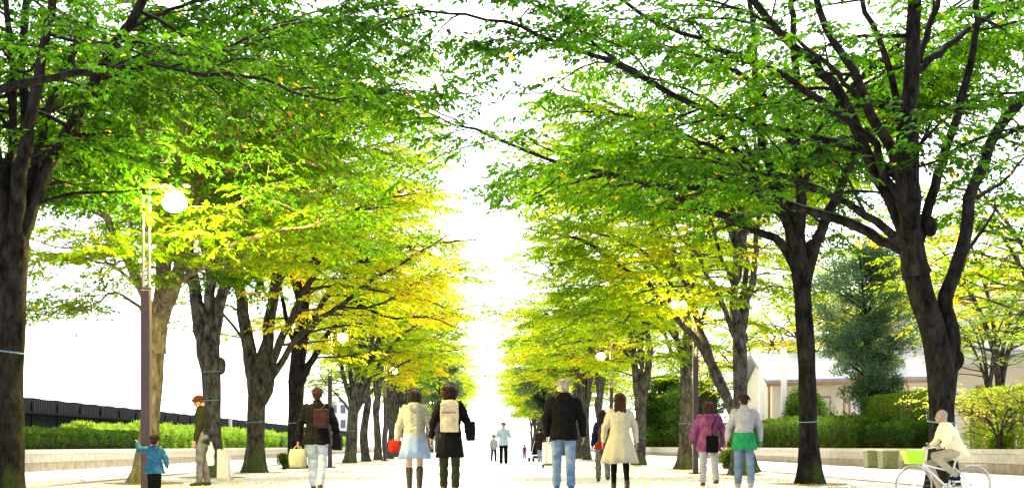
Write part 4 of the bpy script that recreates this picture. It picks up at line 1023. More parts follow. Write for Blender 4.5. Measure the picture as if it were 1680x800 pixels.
# dim building far left of centre
r = thing('distant_building', 'small distant building with rows of windows beside the left lamp post', 'building', ((556 - VX) / 13.6, F / 13.6, 0))
hb('wall', -1.2, 2.2, 0, 5, 0, 6.0, M_PALEWALL)
hb('roof_slab', -1.35, 2.35, -0.15, 5.1, 6.002, 6.2, M_WHITE)
for fl in range(3):
    for k in range(3):
        wn = hb('window', -0.9 + k * 1.05, -0.2 + k * 1.05, -0.04, -0.002, 1.0 + fl * 1.8, 2.1 + fl * 1.8, M_WHITE)
        hb('pane', -0.85 + k * 1.05, -0.25 + k * 1.05, -0.048, -0.042, 1.05 + fl * 1.8, 2.05 + fl * 1.8, M_GLASS, par=wn)

# trellis hedge at right
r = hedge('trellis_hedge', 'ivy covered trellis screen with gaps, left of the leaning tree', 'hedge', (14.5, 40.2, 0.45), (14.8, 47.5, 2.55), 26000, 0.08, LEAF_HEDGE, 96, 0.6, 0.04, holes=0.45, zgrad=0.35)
for k in range(15):
    bm = bmesh.new(); box(bm, -0.03, 0.03, -3.5 + k * 0.5, -3.43 + k * 0.5, 0, 2.0); obj('slat', bm, M_WOOD, r)
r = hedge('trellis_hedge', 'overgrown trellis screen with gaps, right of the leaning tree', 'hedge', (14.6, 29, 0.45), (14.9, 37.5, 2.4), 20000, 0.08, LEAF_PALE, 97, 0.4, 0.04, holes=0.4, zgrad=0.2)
for k in range(17):
    bm = bmesh.new(); box(bm, -0.03, 0.03, -4.1 + k * 0.5, -4.03 + k * 0.5, 0, 1.9); obj('slat', bm, M_WOOD, r)
# wire mesh panel before the right wall
r = thing('mesh_barrier', 'low wire mesh barrier standing before the pale wall right of the dark trunk', 'barrier', (12.25, 43.5, 0), R(90))
for x in (-3.9, 0, 3.9):
    bm = bmesh.new(); tube(bm, [(x, 0, 0), (x, 0, 0.5)], 0.012, 8); obj('post', bm, M_POLE_L, r)
bm = bmesh.new()
for k in range(39): box(bm, -3.84 + k * 0.2, -3.83 + k * 0.2, -0.003, 0.003, 0.06, 0.46)
for k in range(5): box(bm, -3.88, 3.88, 0.004, 0.010, 0.06 + k * 0.1, 0.068 + k * 0.1)
obj('mesh', bm, M_POLE_L, r)
for j, (px, wd, lab) in enumerate(((1431, .22, 'narrower of two olive square planters by the right wall'), (1457, .25, 'wider of two olive square planters by the right wall'))):
    r = thing('square_planter', lab, 'planter', G(px, 52.3 + j * 1.9))
    bm = bmesh.new(); rings(bm, [[(-wd * .9, -wd * .9, 0), (wd * .9, -wd * .9, 0), (wd * .9, wd * .9, 0), (-wd * .9, wd * .9, 0)], [(-wd, -wd, .55), (wd, -wd, .55), (wd, wd, .55), (-wd, wd, .55)]])
    obj('pot', bm, mat('olive_glaze', (0.16, 0.17, 0.07), 0.5, var=.3), r)
    bm = bmesh.new(); box(bm, -wd - .02, wd + .02, -wd - .02, wd + .02, .552, .59, .008); obj('rim', bm, M_STONE, r)

# tree pits, kerb lines and fallen leaves
pits = [(-6.1, F / 128), (-6.36, F / 88), (-6.08, F / 74), (-6.06, F / 63), (-5.89, F / 53), (-5.65, F / 40), (-5.4, 54.5), (-5.45, 60.5), (6.0, F / 124), (5.89, F / 90), (6.1, F / 67.5), (5.89, F / 55), (5.55, F / 45), (5.2, 57), (5.0, 61.5)]
rs = rsd(5)
for (x, y) in pits:
    bm = bmesh.new(); n = 22; ph = rs.uniform(0, 6)
    top = [bm.verts.new((x + math.cos(a) * (0.72 + .10 * math.sin(3 * a + ph)), y + math.sin(a) * (0.72 + .10 * math.sin(2 * a + ph)), 0.012)) for a in [2 * math.pi * k / n for k in range(n)]]
    bm.faces.new(top)
    tag(obj('soil_patch', bm, M_SOIL), kind='structure')
for x in (-7.6, 7.6):
    bm = bmesh.new(); box(bm, x - 0.08, x + 0.08, 18, 170, 0.006, 0.02); tag(obj('drain_strip', bm, M_STONE_D), kind='structure')
n = 15000
yy = 19 + 70 * rs.random(n) ** 1.6; xx = rs.normal(0, 1, n) * 2.2 + np.where(rs.random(n) < 0.5, -6.0, 6.0)
mid = rs.random(n) < 0.35; xx[mid] = rs.uniform(-6, 6, mid.sum())
p = np.stack([xx, yy, rs.uniform(0.014, 0.03, n)], 1)
V, Q, hue = leaves_at(p, np.tile(np.array([0, 0, 0.0]), (n, 1)), 0.07, rs, np.clip(rs.normal(0.84, 0.09, n), 0, 1), 0.28, 1.0)
c = np.repeat(p, 4, 0); V = c + (V - c) * np.array([1, 1, 0.25]); V[:, 2] = np.maximum(V[:, 2], 0.013)
tag(link_mesh('fallen_leaves', quads_mesh('fallen_leaves', V, Q, hue), LEAF), 'scattered yellow brown fallen leaves on the pale paving', kind='stuff')

# ------------------------------------------------------------------ people
PI = math.pi
def cloth(name, col, var=0.12, scale=14, rough=0.85, col2=None): 
    f = 0.62
    return mat(name, tuple(c * f for c in col), rough, var=var, scale=scale, bump=0.35, bscale=26, col2=tuple(c * f for c in col2) if col2 else None, spec=0.06)
SKIN = mat('skin', (0.34, 0.19, 0.125), 0.55, var=0.05, scale=9)
M_EYE = mat('eye', (0.02, 0.015, 0.01), 0.3)
M_BLACK = cloth('black_cloth', (0.006, 0.006, 0.007), 0.3)
M_DARKSHOE = mat('dark_leather', (0.02, 0.015, 0.012), 0.4, var=0.2)
M_JEANS = cloth('blue_jeans', (0.10, 0.18, 0.36), 0.3, 7, col2=(0.28, 0.38, 0.58))
M_LJEANS = cloth('washed_jeans', (0.26, 0.34, 0.52), 0.2, 7, col2=(0.50, 0.58, 0.72))
M_GREYJ = cloth('grey_jeans', (0.09, 0.09, 0.11), 0.3, 6, col2=(0.26, 0.26, 0.30))
M_OLIVE = cloth('olive_cloth', (0.03, 0.035, 0.018), 0.3)
M_BLUEJ = cloth('blue_cloth', (0.012, 0.075, 0.20), 0.2, 8, col2=(0.04, 0.18, 0.36))
M_HOODIE = cloth('grey_beige_cloth', (0.30, 0.31, 0.24), 0.15, 6, col2=(0.50, 0.50, 0.40))
M_BSKIRT = cloth('light_blue_cloth', (0.24, 0.36, 0.62), 0.15, 7, col2=(0.36, 0.48, 0.72))
M_CREAMC = cloth('cream_cloth', (0.62, 0.58, 0.44), 0.1, 7)
M_SAND = cloth('sand_cloth', (0.55, 0.48, 0.34), 0.15, 8)
M_PURPLE = cloth('purple_cloth', (0.16, 0.02, 0.12), 0.3, 6, col2=(0.38, 0.12, 0.28))
M_GREEN = cloth('green_cloth', (0.01, 0.22, 0.08), 0.25, 7, col2=(0.04, 0.42, 0.17))
M_LAV = cloth('pale_lilac_cloth', (0.36, 0.36, 0.42), 0.1, 7, col2=(0.60, 0.59, 0.66))
M_RED = cloth('red_cloth', (0.42, 0.025, 0.01), 0.25, 8)
M_BROWNC = cloth('brown_cloth', (0.14, 0.055, 0.03), 0.3, 8)
M_MAROON = cloth('dark_maroon_cloth', (0.035, 0.014, 0.018), 0.3)
M_WBAG = mat('white_bag_plastic', (0.72, 0.72, 0.72), 0.5, var=0.05)
M_LIME = mat('lime_plastic', (0.35, 0.62, 0.02), 0.5, var=0.1)
M_YELC = cloth('pale_yellow_cloth', (0.95, 0.9, 0.55), 0.1, 7, col2=(1.1, 1.08, 0.85))
M_NAVY = cloth('navy_cloth', (0.015, 0.02, 0.07), 0.3)
M_RUBBER = mat('rubber', (0.012, 0.012, 0.012), 0.8)
M_CHROME = mat('bright_metal', (0.6, 0.6, 0.62), 0.25, metal=0.9, var=0.05)
def hair_mat(name, c):
    
    f = 0.42
    return mat(name, tuple(x * 0.4 * f for x in c), 0.55, col2=tuple(min(1, x * 1.5 * f) for x in c), scale=40, bump=0.8, bscale=120, spec=0.15)
H_BLACK = hair_mat('black_hair', (0.012, 0.009, 0.008)); H_BROWN = hair_mat('brown_hair', (0.09, 0.034, 0.015))
H_RED = hair_mat('red_hair', (0.26, 0.07, 0.025)); H_MAROON = hair_mat('reddish_dark_hair', (0.05, 0.012, 0.01))
H_PALE = hair_mat('pale_hair', (0.9, 0.8, 0.62)); H_DBROWN = hair_mat('dark_brown_hair', (0.045, 0.022, 0.012))

M_GREYTYRE = mat('pale_grey_tyre', (0.3, 0.29, 0.26), 0.8)
def check_mat(name, c1, c2, s):
    m, n, b = new_mat(name); b.inputs['Roughness'].default_value = 0.85
    tc = n.nodes.new('ShaderNodeTexCoord')
    w1 = n.nodes.new('ShaderNodeTexWave'); w1.bands_direction = 'Z'; w1.inputs['Scale'].default_value = s; w1.inputs['Distortion'].default_value = 0.6
    w2 = n.nodes.new('ShaderNodeTexWave'); w2.bands_direction = 'X'; w2.inputs['Scale'].default_value = s; w2.inputs['Distortion'].default_value = 0.6
    for w_ in (w1, w2): n.links.new(tc.outputs['Object'], w_.inputs['Vector'])
    mm = n.nodes.new('ShaderNodeMath'); mm.operation = 'MULTIPLY'; n.links.new(w1.outputs['Fac'], mm.inputs[0]); n.links.new(w2.outputs['Fac'], mm.inputs[1])
    cr = n.nodes.new('ShaderNodeValToRGB'); cr.color_ramp.elements[0].color = (*c1, 1); cr.color_ramp.elements[1].color = (*c2, 1); cr.color_ramp.elements[1].position = 0.6
    n.links.new(mm.outputs[0], cr.inputs[0]); n.links.new(cr.outputs[0], b.inputs['Base Color']); return m
def stripe_mat(name, c1, c2, s):
    m, n, b = new_mat(name); b.inputs['Roughness'].default_value = 0.85
    tc = n.nodes.new('ShaderNodeTexCoord')
    w1 = n.nodes.new('ShaderNodeTexWave'); w1.bands_direction = 'Z'; w1.inputs['Scale'].default_value = s; w1.inputs['Distortion'].default_value = 1.2; w1.inputs['Detail'].default_value = 1
    n.links.new(tc.outputs['Object'], w1.inputs['Vector'])
    cr = n.nodes.new('ShaderNodeValToRGB'); cr.color_ramp.elements[0].color = (*c1, 1); cr.color_ramp.elements[0].position = 0.82; cr.color_ramp.elements[1].color = (*c2, 1); cr.color_ramp.elements[1].position = 0.93
    n.links.new(w1.outputs['Fac'], cr.inputs[0]); n.links.new(cr.outputs[0], b.inputs['Base Color']); return m
M_PLAID = check_mat('blue_plaid', (0.14, 0.26, 0.38), (0.55, 0.62, 0.68), 9)
M_STRIPE = stripe_mat('black_striped_knit', (0.008, 0.008, 0.010), (0.22, 0.20, 0.18), 1.6)

def union(name, bm, m, parent, voxel=0.010, smooth=3, disp=0.0, dscale=6.0):
    """closed overlapping shapes -> one continuous skin"""
    bmesh.ops.recalc_face_normals(bm, faces=bm.faces)
    me = bpy.data.meshes.new(name + '_src'); bm.to_mesh(me); bm.free()
    t = bpy.data.objects.new(name + '_src', me); C.objects.link(t)
    r = t.modifiers.new('r', 'REMESH'); r.mode = 'VOXEL'; r.voxel_size = voxel; r.adaptivity = 0
    s_ = t.modifiers.new('s', 'SMOOTH'); s_.iterations = smooth; s_.factor = 0.5
    dg = bpy.context.evaluated_depsgraph_get(); dg.update()
    res = bpy.data.meshes.new_from_object(t.evaluated_get(dg))
    bpy.data.objects.remove(t); bpy.data.meshes.remove(me)
    res.name = name
    if disp:
        n = len(res.vertices); co = np.empty(n * 3, np.float32); res.vertices.foreach_get('co', co); co = co.reshape(-1, 3)
        no = np.empty(n * 3, np.float32); res.vertices.foreach_get('normal', no); no = no.reshape(-1, 3)
        co += no * (disp * (nz3(co, dscale) + 0.6 * nz3(co, dscale * 2.3, 3)))[:, None]
        res.vertices.foreach_set('co', co.ravel())
    res.materials.clear()
    return link_mesh(name, res, m, parent, smooth=True)

def oval_rings(bm, secs, n=20, cap=True):
    """secs: (x, y, z, rx, ry)"""
    rings(bm, [[Vector((x + math.cos(2 * math.pi * k / n) * rx, y + math.sin(2 * math.pi * k / n) * ry, z)) for k in range(n)] for x, y, z, rx, ry in secs], cap)

def seg_dir(a, b): return (Vector(b) - Vector(a)).normalized()

def hand(bm, w, d, side, curl=0.6, k=1.0):
    """palm with five fingers from wrist w, pointing along d; thumb on the forward side"""
    d = Vector(d).normalized()
    fw = Vector((0, 1, 0)); fw = (fw - d * fw.dot(d))
    fw = fw.normalized() if fw.length > 0.2 else Vector((0, 0, 1))
    nrm = d.cross(fw).normalized() * (1 if side > 0 else -1)      # palm side direction (towards body)
    palm = w + d * 0.05 * k
    R3 = Matrix((fw, nrm, d)).transposed()
    ell(bm, palm, (0.040 * k, 0.016 * k, 0.052 * k), 10, R3)
    for j, (off, ln) in enumerate(((0.028, 0.072), (0.010, 0.080), (-0.009, 0.074), (-0.027, 0.058))):
        b = w + d * 0.088 * k + fw * off * k
        dd = d.copy(); p = b
        for q in range(3):
            ang = curl * (0.5 + 0.5 * q)
            e = (d * math.cos(ang) + nrm * -math.sin(ang) * (1 if side > 0 else 1)).normalized()
            p2 = p + e * ln * k * (0.42, 0.33, 0.25)[q]
            capsule(bm, p, p2, 0.0088 * k, 0.0080 * k, 8); p = p2
    b = w + d * 0.03 * k + fw * 0.03 * k
    p2 = b + (fw * 0.7 + d * 0.7).normalized() * 0.036 * k
    capsule(bm, b, p2, 0.011 * k, 0.0095 * k, 8)
    capsule(bm, p2, p2 + (fw * 0.25 + d * 0.95).normalized() * 0.028 * k, 0.0095 * k, 0.008 * k, 8)

def person(label, pos, h, rz, o, group='people walking along the avenue'):
    """o: outfit and pose dictionary; local frame x right, y forward"""
    k = h / 1.72 * (0.935 if h > 1.3 else 1.0)
    root = thing('person', label, 'person', pos, rz, group, k)
    hs = o.get('headscale', 1.0); sw = o.get('shoulder', 0.19); lean = o.get('lean', 0.02)
    hipz = 0.92
    # legs ----------------------------------------------------
    legs = o.get('legs', ((0.28, 0.05), (-0.25, 0.25)))        # (thigh swing forward, knee bend) for left, right
    J = {}
    low = 9
    for sx, (sw_, kb) in zip((-1, 1), legs):
        hip = Vector((sx * 0.09, 0, hipz)); kn = hip + Vector((sx * 0.005, math.sin(sw_) * 0.43, -math.cos(sw_) * 0.43))
        an = kn + Vector((0, math.sin(sw_ - kb) * 0.42, -math.cos(sw_ - kb) * 0.42))
        J[sx] = [hip, kn, an]; low = min(low, an.z - 0.075 - (0.05 if sw_ - kb < -0.25 else 0))
    dz = -low
    for sx in J: J[sx] = [p + Vector((0, 0, dz)) for p in J[sx]]
    hz = hipz + dz
    def L(z): return Vector((0, lean * (z - hipz) / 0.6, dz + z))      # spine
    neck = o.get('neck', (0, 0.0))                                      # extra head offset forward, tilt
    hc = L(1.60) + Vector((0, 0.015 + neck[0], -neck[1] + (hs - 1) * 0.11))
    # arms ----------------------------------------------------
    A = {}
    arms = o.get('arms', (((-0.22, -0.25, -1), (-0.1, 0.2, -1)), ((0.22, 0.2, -1), (0.08, 0.45, -1))))
    for sx, (ua, fa) in zip((-1, 1), arms):
        sh = L(1.385) + Vector((sx * sw, 0, 0)); e = sh + Vector(ua).normalized() * 0.28; wr = e + Vector(fa).normalized() * 0.25
        A[sx] = [sh, e, wr]
    # body ----------------------------------------------------
    bm = bmesh.new()
    secs = [(hz - 0.10, .15, .105), (hz, .165, .115), (hz + .10, .15, .105), (hz + .2, .135, .095), (hz + .33, .155, .11), (hz + .43, .17, .108), (hz + .49, .13, .085), (hz + .53, .065, .062), (hz + .60, .052, .055), (hz + .66, .05, .055)]
    oval_rings(bm, [(0, lean * (z - hz) / 0.6, z, a, b) for z, a, b in secs])
    for sx in (-1, 1):
        hip, kn, an = J[sx]
        capsule(bm, hip + Vector((0, 0, 0.02)), kn, 0.085, 0.055, 14); capsule(bm, kn, kn.lerp(an, 0.4), 0.055, 0.054, 12); capsule(bm, kn.lerp(an, 0.35), an, 0.054, 0.037, 12)
        capsule(bm, an + Vector((0, -0.03, -0.035)), an + Vector((0, 0.12, -0.045)), 0.035, 0.026, 10)
        sh, e, wr = A[sx]
        capsule(bm, sh + Vector((-sx * 0.03, 0, 0)), e, 0.052, 0.038, 12); capsule(bm, e, wr, 0.038, 0.026, 12)
        hand(bm, wr, (wr - e) if not o.get('hand%d' % sx) else Vector(o['hand%d' % sx]), sx, o.get('curl', 0.55))
    # head with face
    Rh = Matrix.Rotation(o.get('nod', 0.0), 3, 'X') @ Matrix.Rotation(0, 3, 'Z')
    Rz = Matrix.Rotation(o.get('turn', 0.0), 3, 'Z') @ Rh.inverted()
    def H(x, y, z): return hc + Rz @ (Vector((x, y, z)) * hs)
    ell(bm, H(0, -0.008, 0.018), (0.074 * hs, 0.093 * hs, 0.098 * hs), 18, Rz)
    ell(bm, H(0, 0.018, -0.045), (0.056 * hs, 0.066 * hs, 0.070 * hs), 14, Rz)
    capsule(bm, H(0, 0.083, 0.006), H(0, 0.100, -0.026), 0.009 * hs, 0.013 * hs, 8)
    capsule(bm, H(-0.018, 0.083, -0.058), H(0.018, 0.083, -0.058), 0.008 * hs, 0.008 * hs, 8)
    capsule(bm, H(-0.03, 0.079, 0.022), H(0.03, 0.079, 0.022), 0.010 * hs, 0.010 * hs, 8)
    for sx in (-1, 1): ell(bm, H(sx * 0.075, -0.005, -0.01), (0.012 * hs, 0.02 * hs, 0.03 * hs), 8, Rz)
    union('body', bm, SKIN, root, 0.0085, 2)
    for sx in (-1, 1):
        bm = bmesh.new(); ell(bm, H(sx * 0.030, 0.079, 0.004), (0.011 * hs, 0.009 * hs, 0.007 * hs), 10); obj('eye', bm, M_EYE, root, True)
    # hair ----------------------------------------------------
    hm, style = o.get('hair', (H_BLACK, 'short'))
    bm = bmesh.new()
    ell(bm, H(0, -0.020, 0.034), (0.088 * hs, 0.100 * hs, 0.100 * hs), 20, Rz)
    ell(bm, H(0, 0.030, 0.085), (0.066 * hs, 0.058 * hs, 0.040 * hs), 14, Rz)
    if style == 'short': ell(bm, H(0, -0.055, -0.02), (0.072 * hs, 0.052 * hs, 0.062 * hs), 14, Rz)
    if style == 'bob':
        ell(bm, H(0, -0.035, -0.01), (0.130 * hs, 0.112 * hs, 0.132 * hs), 18, Rz); ell(bm, H(0, -0.045, -0.07), (0.122 * hs, 0.085 * hs, 0.085 * hs), 16, Rz)
    if style == 'long':
        for x in (-0.045, 0.0, 0.045):
            tube(bm, [H(x, -0.06, 0.05), H(x * 1.3, -0.085, -0.1), H(x * 1.3, -0.10, -0.22), H(x * 1.0 + 0.01, -0.115, -0.36), H(x * 0.5 + 0.015, -0.11, -0.45)], [0.05, 0.052, 0.048, 0.036, 0.012], 10)
    if style == 'crop': pass
    # keep the face free
    union('hair', bm, hm, root, 0.010, 2, disp=0.009, dscale=26)
    wisps(root, H, hs, style, hm, seed=int(h * 1000) + len(label))
    # trousers / skirt / tights --------------------------------
    lowm, kind = o.get('bottom', (M_JEANS, 'trousers'))
    fat = o.get('legfat', 0.0)
    if kind in ('trousers', 'tights'):
        g = 0.018 if kind == 'trousers' else 0.006
        bm = bmesh.new()
        oval_rings(bm, [(0, 0, z, a + g, b + g) for z, a, b in ((hz - .08, .15, .105), (hz - .02, .163, .115), (hz + .06, .16, .11), (hz + .13, .145, .10))])
        for sx in (-1, 1):
            hip, kn, an = J[sx]
            capsule(bm, hip + Vector((0, 0, -0.01)), kn, 0.086 + g + fat, 0.057 + g + fat, 14); capsule(bm, kn, an.lerp(kn, 0.06), 0.057 + g + fat, (0.046 + g + fat) if kind == 'trousers' else 0.042, 14)
        union('trousers' if kind == 'trousers' else 'tights', bm, lowm, root, 0.011, 2, disp=0.009 if kind == 'trousers' else 0.0, dscale=17)
    if o.get('skirt'):
        m_, z1, fl = o['skirt']           # material, hem height, flare
        bm = bmesh.new(); n = 44; rs_ = []
        for t in (0, 0.15, 0.4, 0.7, 1.0):
            z = (hz + 0.13) * (1 - t) + (dz + z1) * t
            rr = 0.158 + (fl - 0.158) * t ** 0.8
            rs_.append([Vector((math.cos(a) * rr * (1 + 0.07 * t * math.sin(9 * a)), (math.sin(a) * rr * 0.8) * (1 + 0.07 * t * math.sin(9 * a + 1)), z + 0.01 * t * math.sin(4 * a))) for a in [2 * math.pi * i / n for i in range(n)]])
        inner = [[p * 1.0 for p in r_] for r_ in rs_]
        inner = [[Vector((p.x * 0.95, p.y * 0.95, p.z)) for p in r_] for r_ in reversed(rs_)]
        rings(bm, rs_ + inner, cap=True)
        obj('skirt', bm, m_, root, True)
    # top -------------------------------------------------------
    tm, hem, tg = o.get('top', (M_BLACK, 0.85, 0.03)); tg *= 0.62
    nm = o.get('topname', 'jacket')
    fl = o.get('topflare', 0.0)
    bm = bmesh.new()
    zs = [(dz + hem, .165 + fl, .12 + fl), (dz + (hem + 0.98) / 2, .160 + fl * .6, .118 + fl * .6), (dz + 1.02, .15 + fl * .2, .112), (dz + 1.12, .146, .108), (dz + 1.25, .165, .118), (dz + 1.35, .178, .115), (dz + 1.41, .15, .10), (dz + 1.455, .085, .075), (dz + 1.475, .07, .068)]
    oval_rings(bm, [(0, lean * (z - hz) / 0.6, z, a + tg, b + tg) for z, a, b in zs])
    for sx in (-1, 1):
        sh, e, wr = A[sx]
        end = e.lerp(wr, o.get('sleeve', 0.93))
        capsule(bm, sh + Vector((-sx * 0.035, 0, 0.0)), e, 0.058 + tg * 0.8, 0.044 + tg * 0.7, 14); capsule(bm, e, end, 0.044 + tg * 0.7, 0.034 + tg * 0.5, 12)
    if o.get('hood'):
        ell(bm, L(1.43) + Vector((0, -0.13, 0)), (0.125, 0.06, 0.075), 16); ell(bm, L(1.47) + Vector((0, -0.08, 0)), (0.11, 0.06, 0.04), 14)
    if o.get('collar', True): tube(bm, [L(1.44), L(1.52)], [0.078, 0.070], 14)
    union(nm, bm, tm, root, 0.011, 2, disp=0.012, dscale=15)
    if o.get('under'):
        um, z0, z1, g = o['under']
        bm = bmesh.new(); oval_rings(bm, [(0, 0, dz + z0, .168 + g + .03, .125 + g + .03), (0, 0, dz + (z0 + z1) / 2, .168 + g, .122 + g), (0, 0, dz + z1, .15 + g, .11 + g)])
        union(o.get('undername', 'shirt_hem'), bm, um, root, 0.011, 2, disp=0.009, dscale=14)
    # shoes -----------------------------------------------------
    sm, boot = o.get('shoes', (M_DARKSHOE, 0.0))
    for sx in (-1, 1):
        hip, kn, an = J[sx]
        bm = bmesh.new()
        capsule(bm, an + Vector((0, -0.035, -0.032)), an + Vector((0, 0.10, -0.040)), 0.045, 0.036, 12)
        ell(bm, an + Vector((0, 0.145, -0.048)), (0.042, 0.05, 0.028), 12)
        capsule(bm, an + Vector((0, -0.01, -0.02)), an.lerp(kn, max(0.08, boot)), 0.046, 0.050 + 0.016 * min(1, boot * 2), 12)
        union('boot' if boot > 0.2 else 'shoe', bm, sm, root, 0.010, 2)
    root['_'] = 0; del root['_']
    M_ = Matrix.Translation(Vector(pos)) @ Matrix.Rotation(rz, 4, 'Z') @ Matrix.Scale(k, 4)
    return {'root': root, 'A': A, 'J': J, 'dz': dz, 'M': M_, 'L': L, 'k': k, 'rz': rz}
def wpt(p, v): return p['M'] @ Vector(v)

def wisps(root, H, hs, style, hm, seed):
    """loose strands that break the outline of the hair"""
    rs = np.random.default_rng(seed); W = Wood(); n = 150 if style != 'crop' else 0
    for _ in range(n):
        a = rs.uniform(0, 2 * PI); e = rs.uniform(-0.5 if style in ('bob', 'long') else 0.0, 1.5)
        d = Vector((math.cos(a) * math.cos(e), math.sin(a) * math.cos(e), math.sin(e)))
        if d.y > 0.45 and e < 0.8: continue
        r0 = 0.095 if style != 'bob' else 0.118
        p0 = Vector((d.x * r0 * .95, d.y * r0 - 0.02, d.z * r0 + 0.03))
        ln = rs.uniform(0.03, 0.09) if style != 'long' else rs.uniform(0.04, 0.12)
        t = Vector((-d.y, d.x, 0)) * rs.uniform(-1, 1)
        p1 = p0 + (d * 0.5 + t * 0.6 + Vector((0, -0.1, -0.3))) * ln * .6; p2 = p1 + (t * 0.5 + Vector((0, -0.1, -0.8)) + d * .25) * ln * .7
        W.add(np.array([H(*p0), H(*p1), H(*p2)]), [0.005 * hs, 0.004 * hs, 0.0012 * hs], 4)
    V, Q = W.arrays(); link_mesh('hair_strands', quads_mesh('hair_strands', V, Q), hm, root, smooth=True)['kind'] = 'stuff'

def hold_bag(name, label, cat, p, side, m, w, d, h, strap=0.12, off=(0, 0, 0), strapm=None, taper=0.9):
    """bag hanging from a hand"""
    wr = p['A'][side][2]; e = p['A'][side][1]
    hp = wpt(p, wr + (wr - e).normalized() * 0.09) + Vector(off)
    r = thing(name, label, cat, hp, p['rz'])
    bm = bmesh.new(); n = 4
    z0, z1 = -strap - h, -strap
    rings(bm, [[(-w * a, -d * b, z), (w * a, -d * b, z), (w * a, d * b, z), (-w * a, d * b, z)] for a, b, z in ((taper, .8, z0), (1.0, 1.0, z0 + h * .3), (1.0, 0.9, z0 + h * .7), (.88, .5, z1))])
    bmesh.ops.subdivide_edges(bm, edges=bm.edges, cuts=2, use_grid_fill=True)
    for v in bm.verts: v.co += Vector((0, 1, 0)) * 0.012 * math.sin(v.co.z * 30 + v.co.x * 21)
    obj('bag_body', bm, m, r, True)
    for s_ in (-1, 1):
        bm = bmesh.new(); tube(bm, [(-w * .5, s_ * d * .4, z1 - 0.01), (-w * .3, s_ * d * .3, z1 + strap * .7), (0, s_ * 0.008, z1 + strap + 0.005), (w * .3, s_ * d * .3, z1 + strap * .7), (w * .5, s_ * d * .4, z1 - 0.01)], 0.007, 6); obj('handle', bm, strapm or m, r)
    return r

def backpack(label, p, m, w=0.16, h=0.44, d=0.10, zc=1.19, m2=None):
    k = p['k']
    c = wpt(p, p['L'](zc) + Vector((0, -0.155 - d * 0.6, 0)))
    r = thing('backpack', label, 'backpack', c, p['rz'], None, k)
    bm = bmesh.new(); box(bm, -w, w, -d * .7, d * .8, -h / 2, h / 2); ell(bm, (0, 0, h / 2 - 0.02), (w * .95, d * .8, 0.07), 16)
    ell(bm, (0, -d * .55, -h * .18), (w * .78, d * .55, h * .26), 16)
    union('pack_body', bm, m, r, 0.012, 9, disp=0.006, dscale=14)
    bm = bmesh.new(); capsule(bm, (-w * .75, -d * .83, h * .16), (w * .75, -d * .83, h * .16), 0.006, 0.006, 6); obj('zip', bm, m2 or M_DARKSHOE, r)
    for s_ in (-1, 1):
        bm = bmesh.new(); tube(bm, [(s_ * w * .6, d * .5, h * .42), (s_ * w * .72, d * .9 + .03, h * .5 + .05), (s_ * w * .75, .22 + d * .6, h * .42), (s_ * w * .85, .27 + d * .6, h * .05), (s_ * w * 1.0, .16 + d * .6, -h * .22), (s_ * w * .9, d * .6, -h * .36)], [0.018] * 6, 8, 0.5); obj('strap', bm, m2 or m, r, True)
    return r

def shoulder_bag(label, p, side, m, w, d, h, z=0.82, out=0.30, y=0.0, name='shoulder_bag'):
    c = wpt(p, Vector((side * out, y, p['dz'] + z)))
    k = p['k']; r = thing(name, label, 'bag', c, p['rz'], None, k)
    bm = bmesh.new(); box(bm, -d, d, -w, w, -h / 2, h / 2); union('bag_body', bm, m, r, 0.012, 8, disp=0.008, dscale=12)
    top = Vector((-side * (out - 0.17), -y, 1.44 - z))
    for yy in (-1, 1):
        bm = bmesh.new(); tube(bm, [(0, yy * w * .8, h * .42), (-side * (out * .35), yy * w * .6, (1.44 - z) * .6), tuple(top + Vector((0, yy * 0.03, 0.025)))], [0.011] * 3, 8, 0.5); obj('strap', bm, m, r, True)
    return r
AW = 'people walking along the avenue'
# 1 child in blue by the lamp post
p = person('small child in blue hooded jacket reaching for the lamp post, seen from behind', G(253, 119), 0.80, 0.05,
    dict(headscale=1.55, shoulder=0.20, legs=((0.05, 0.05), (0.12, 0.3)), arms=(((-0.85, 0.35, 0.0), (-0.35, 0.5, 0.75)), ((0.5, 0.1, -1), (0.15, 0.25, -1))),
         hair=(H_DBROWN, 'short'), top=(M_BLUEJ, 0.70, 0.10), topflare=0.09, hood=True, bottom=(M_BLACK, 'trousers'), legfat=0.03, shoes=(M_LJEANS, 0.1)), group=None)
# 2 man in dark jacket facing left
p = person('man with red hair, dark jacket and grey jeans, facing left with bowed head', G(331, 93.5), 1.70, PI / 2 + 0.1,
    dict(shoulder=0.18, lean=0.0, legs=((0.06, 0.06), (-0.08, 0.05)), arms=(((-0.1, 0.10, -1), (-0.05, 0.3, -1)), ((0.1, -0.1, -1), (0.05, 0.0, -1))),
         neck=(0.05, 0.02), nod=0.55, hair=(H_RED, 'short'), top=(M_OLIVE, 0.80, 0.035), bottom=(M_GREYJ, 'trousers'), shoes=(M_DARKSHOE, 0.05)), group=None)
hold_bag('shopping_bag', 'white paper bag hanging beside the man in dark jacket', 'bag', p, 1, M_WBAG, 0.17, 0.05, 0.36, 0.06, off=(0.10, 0, 0.06))
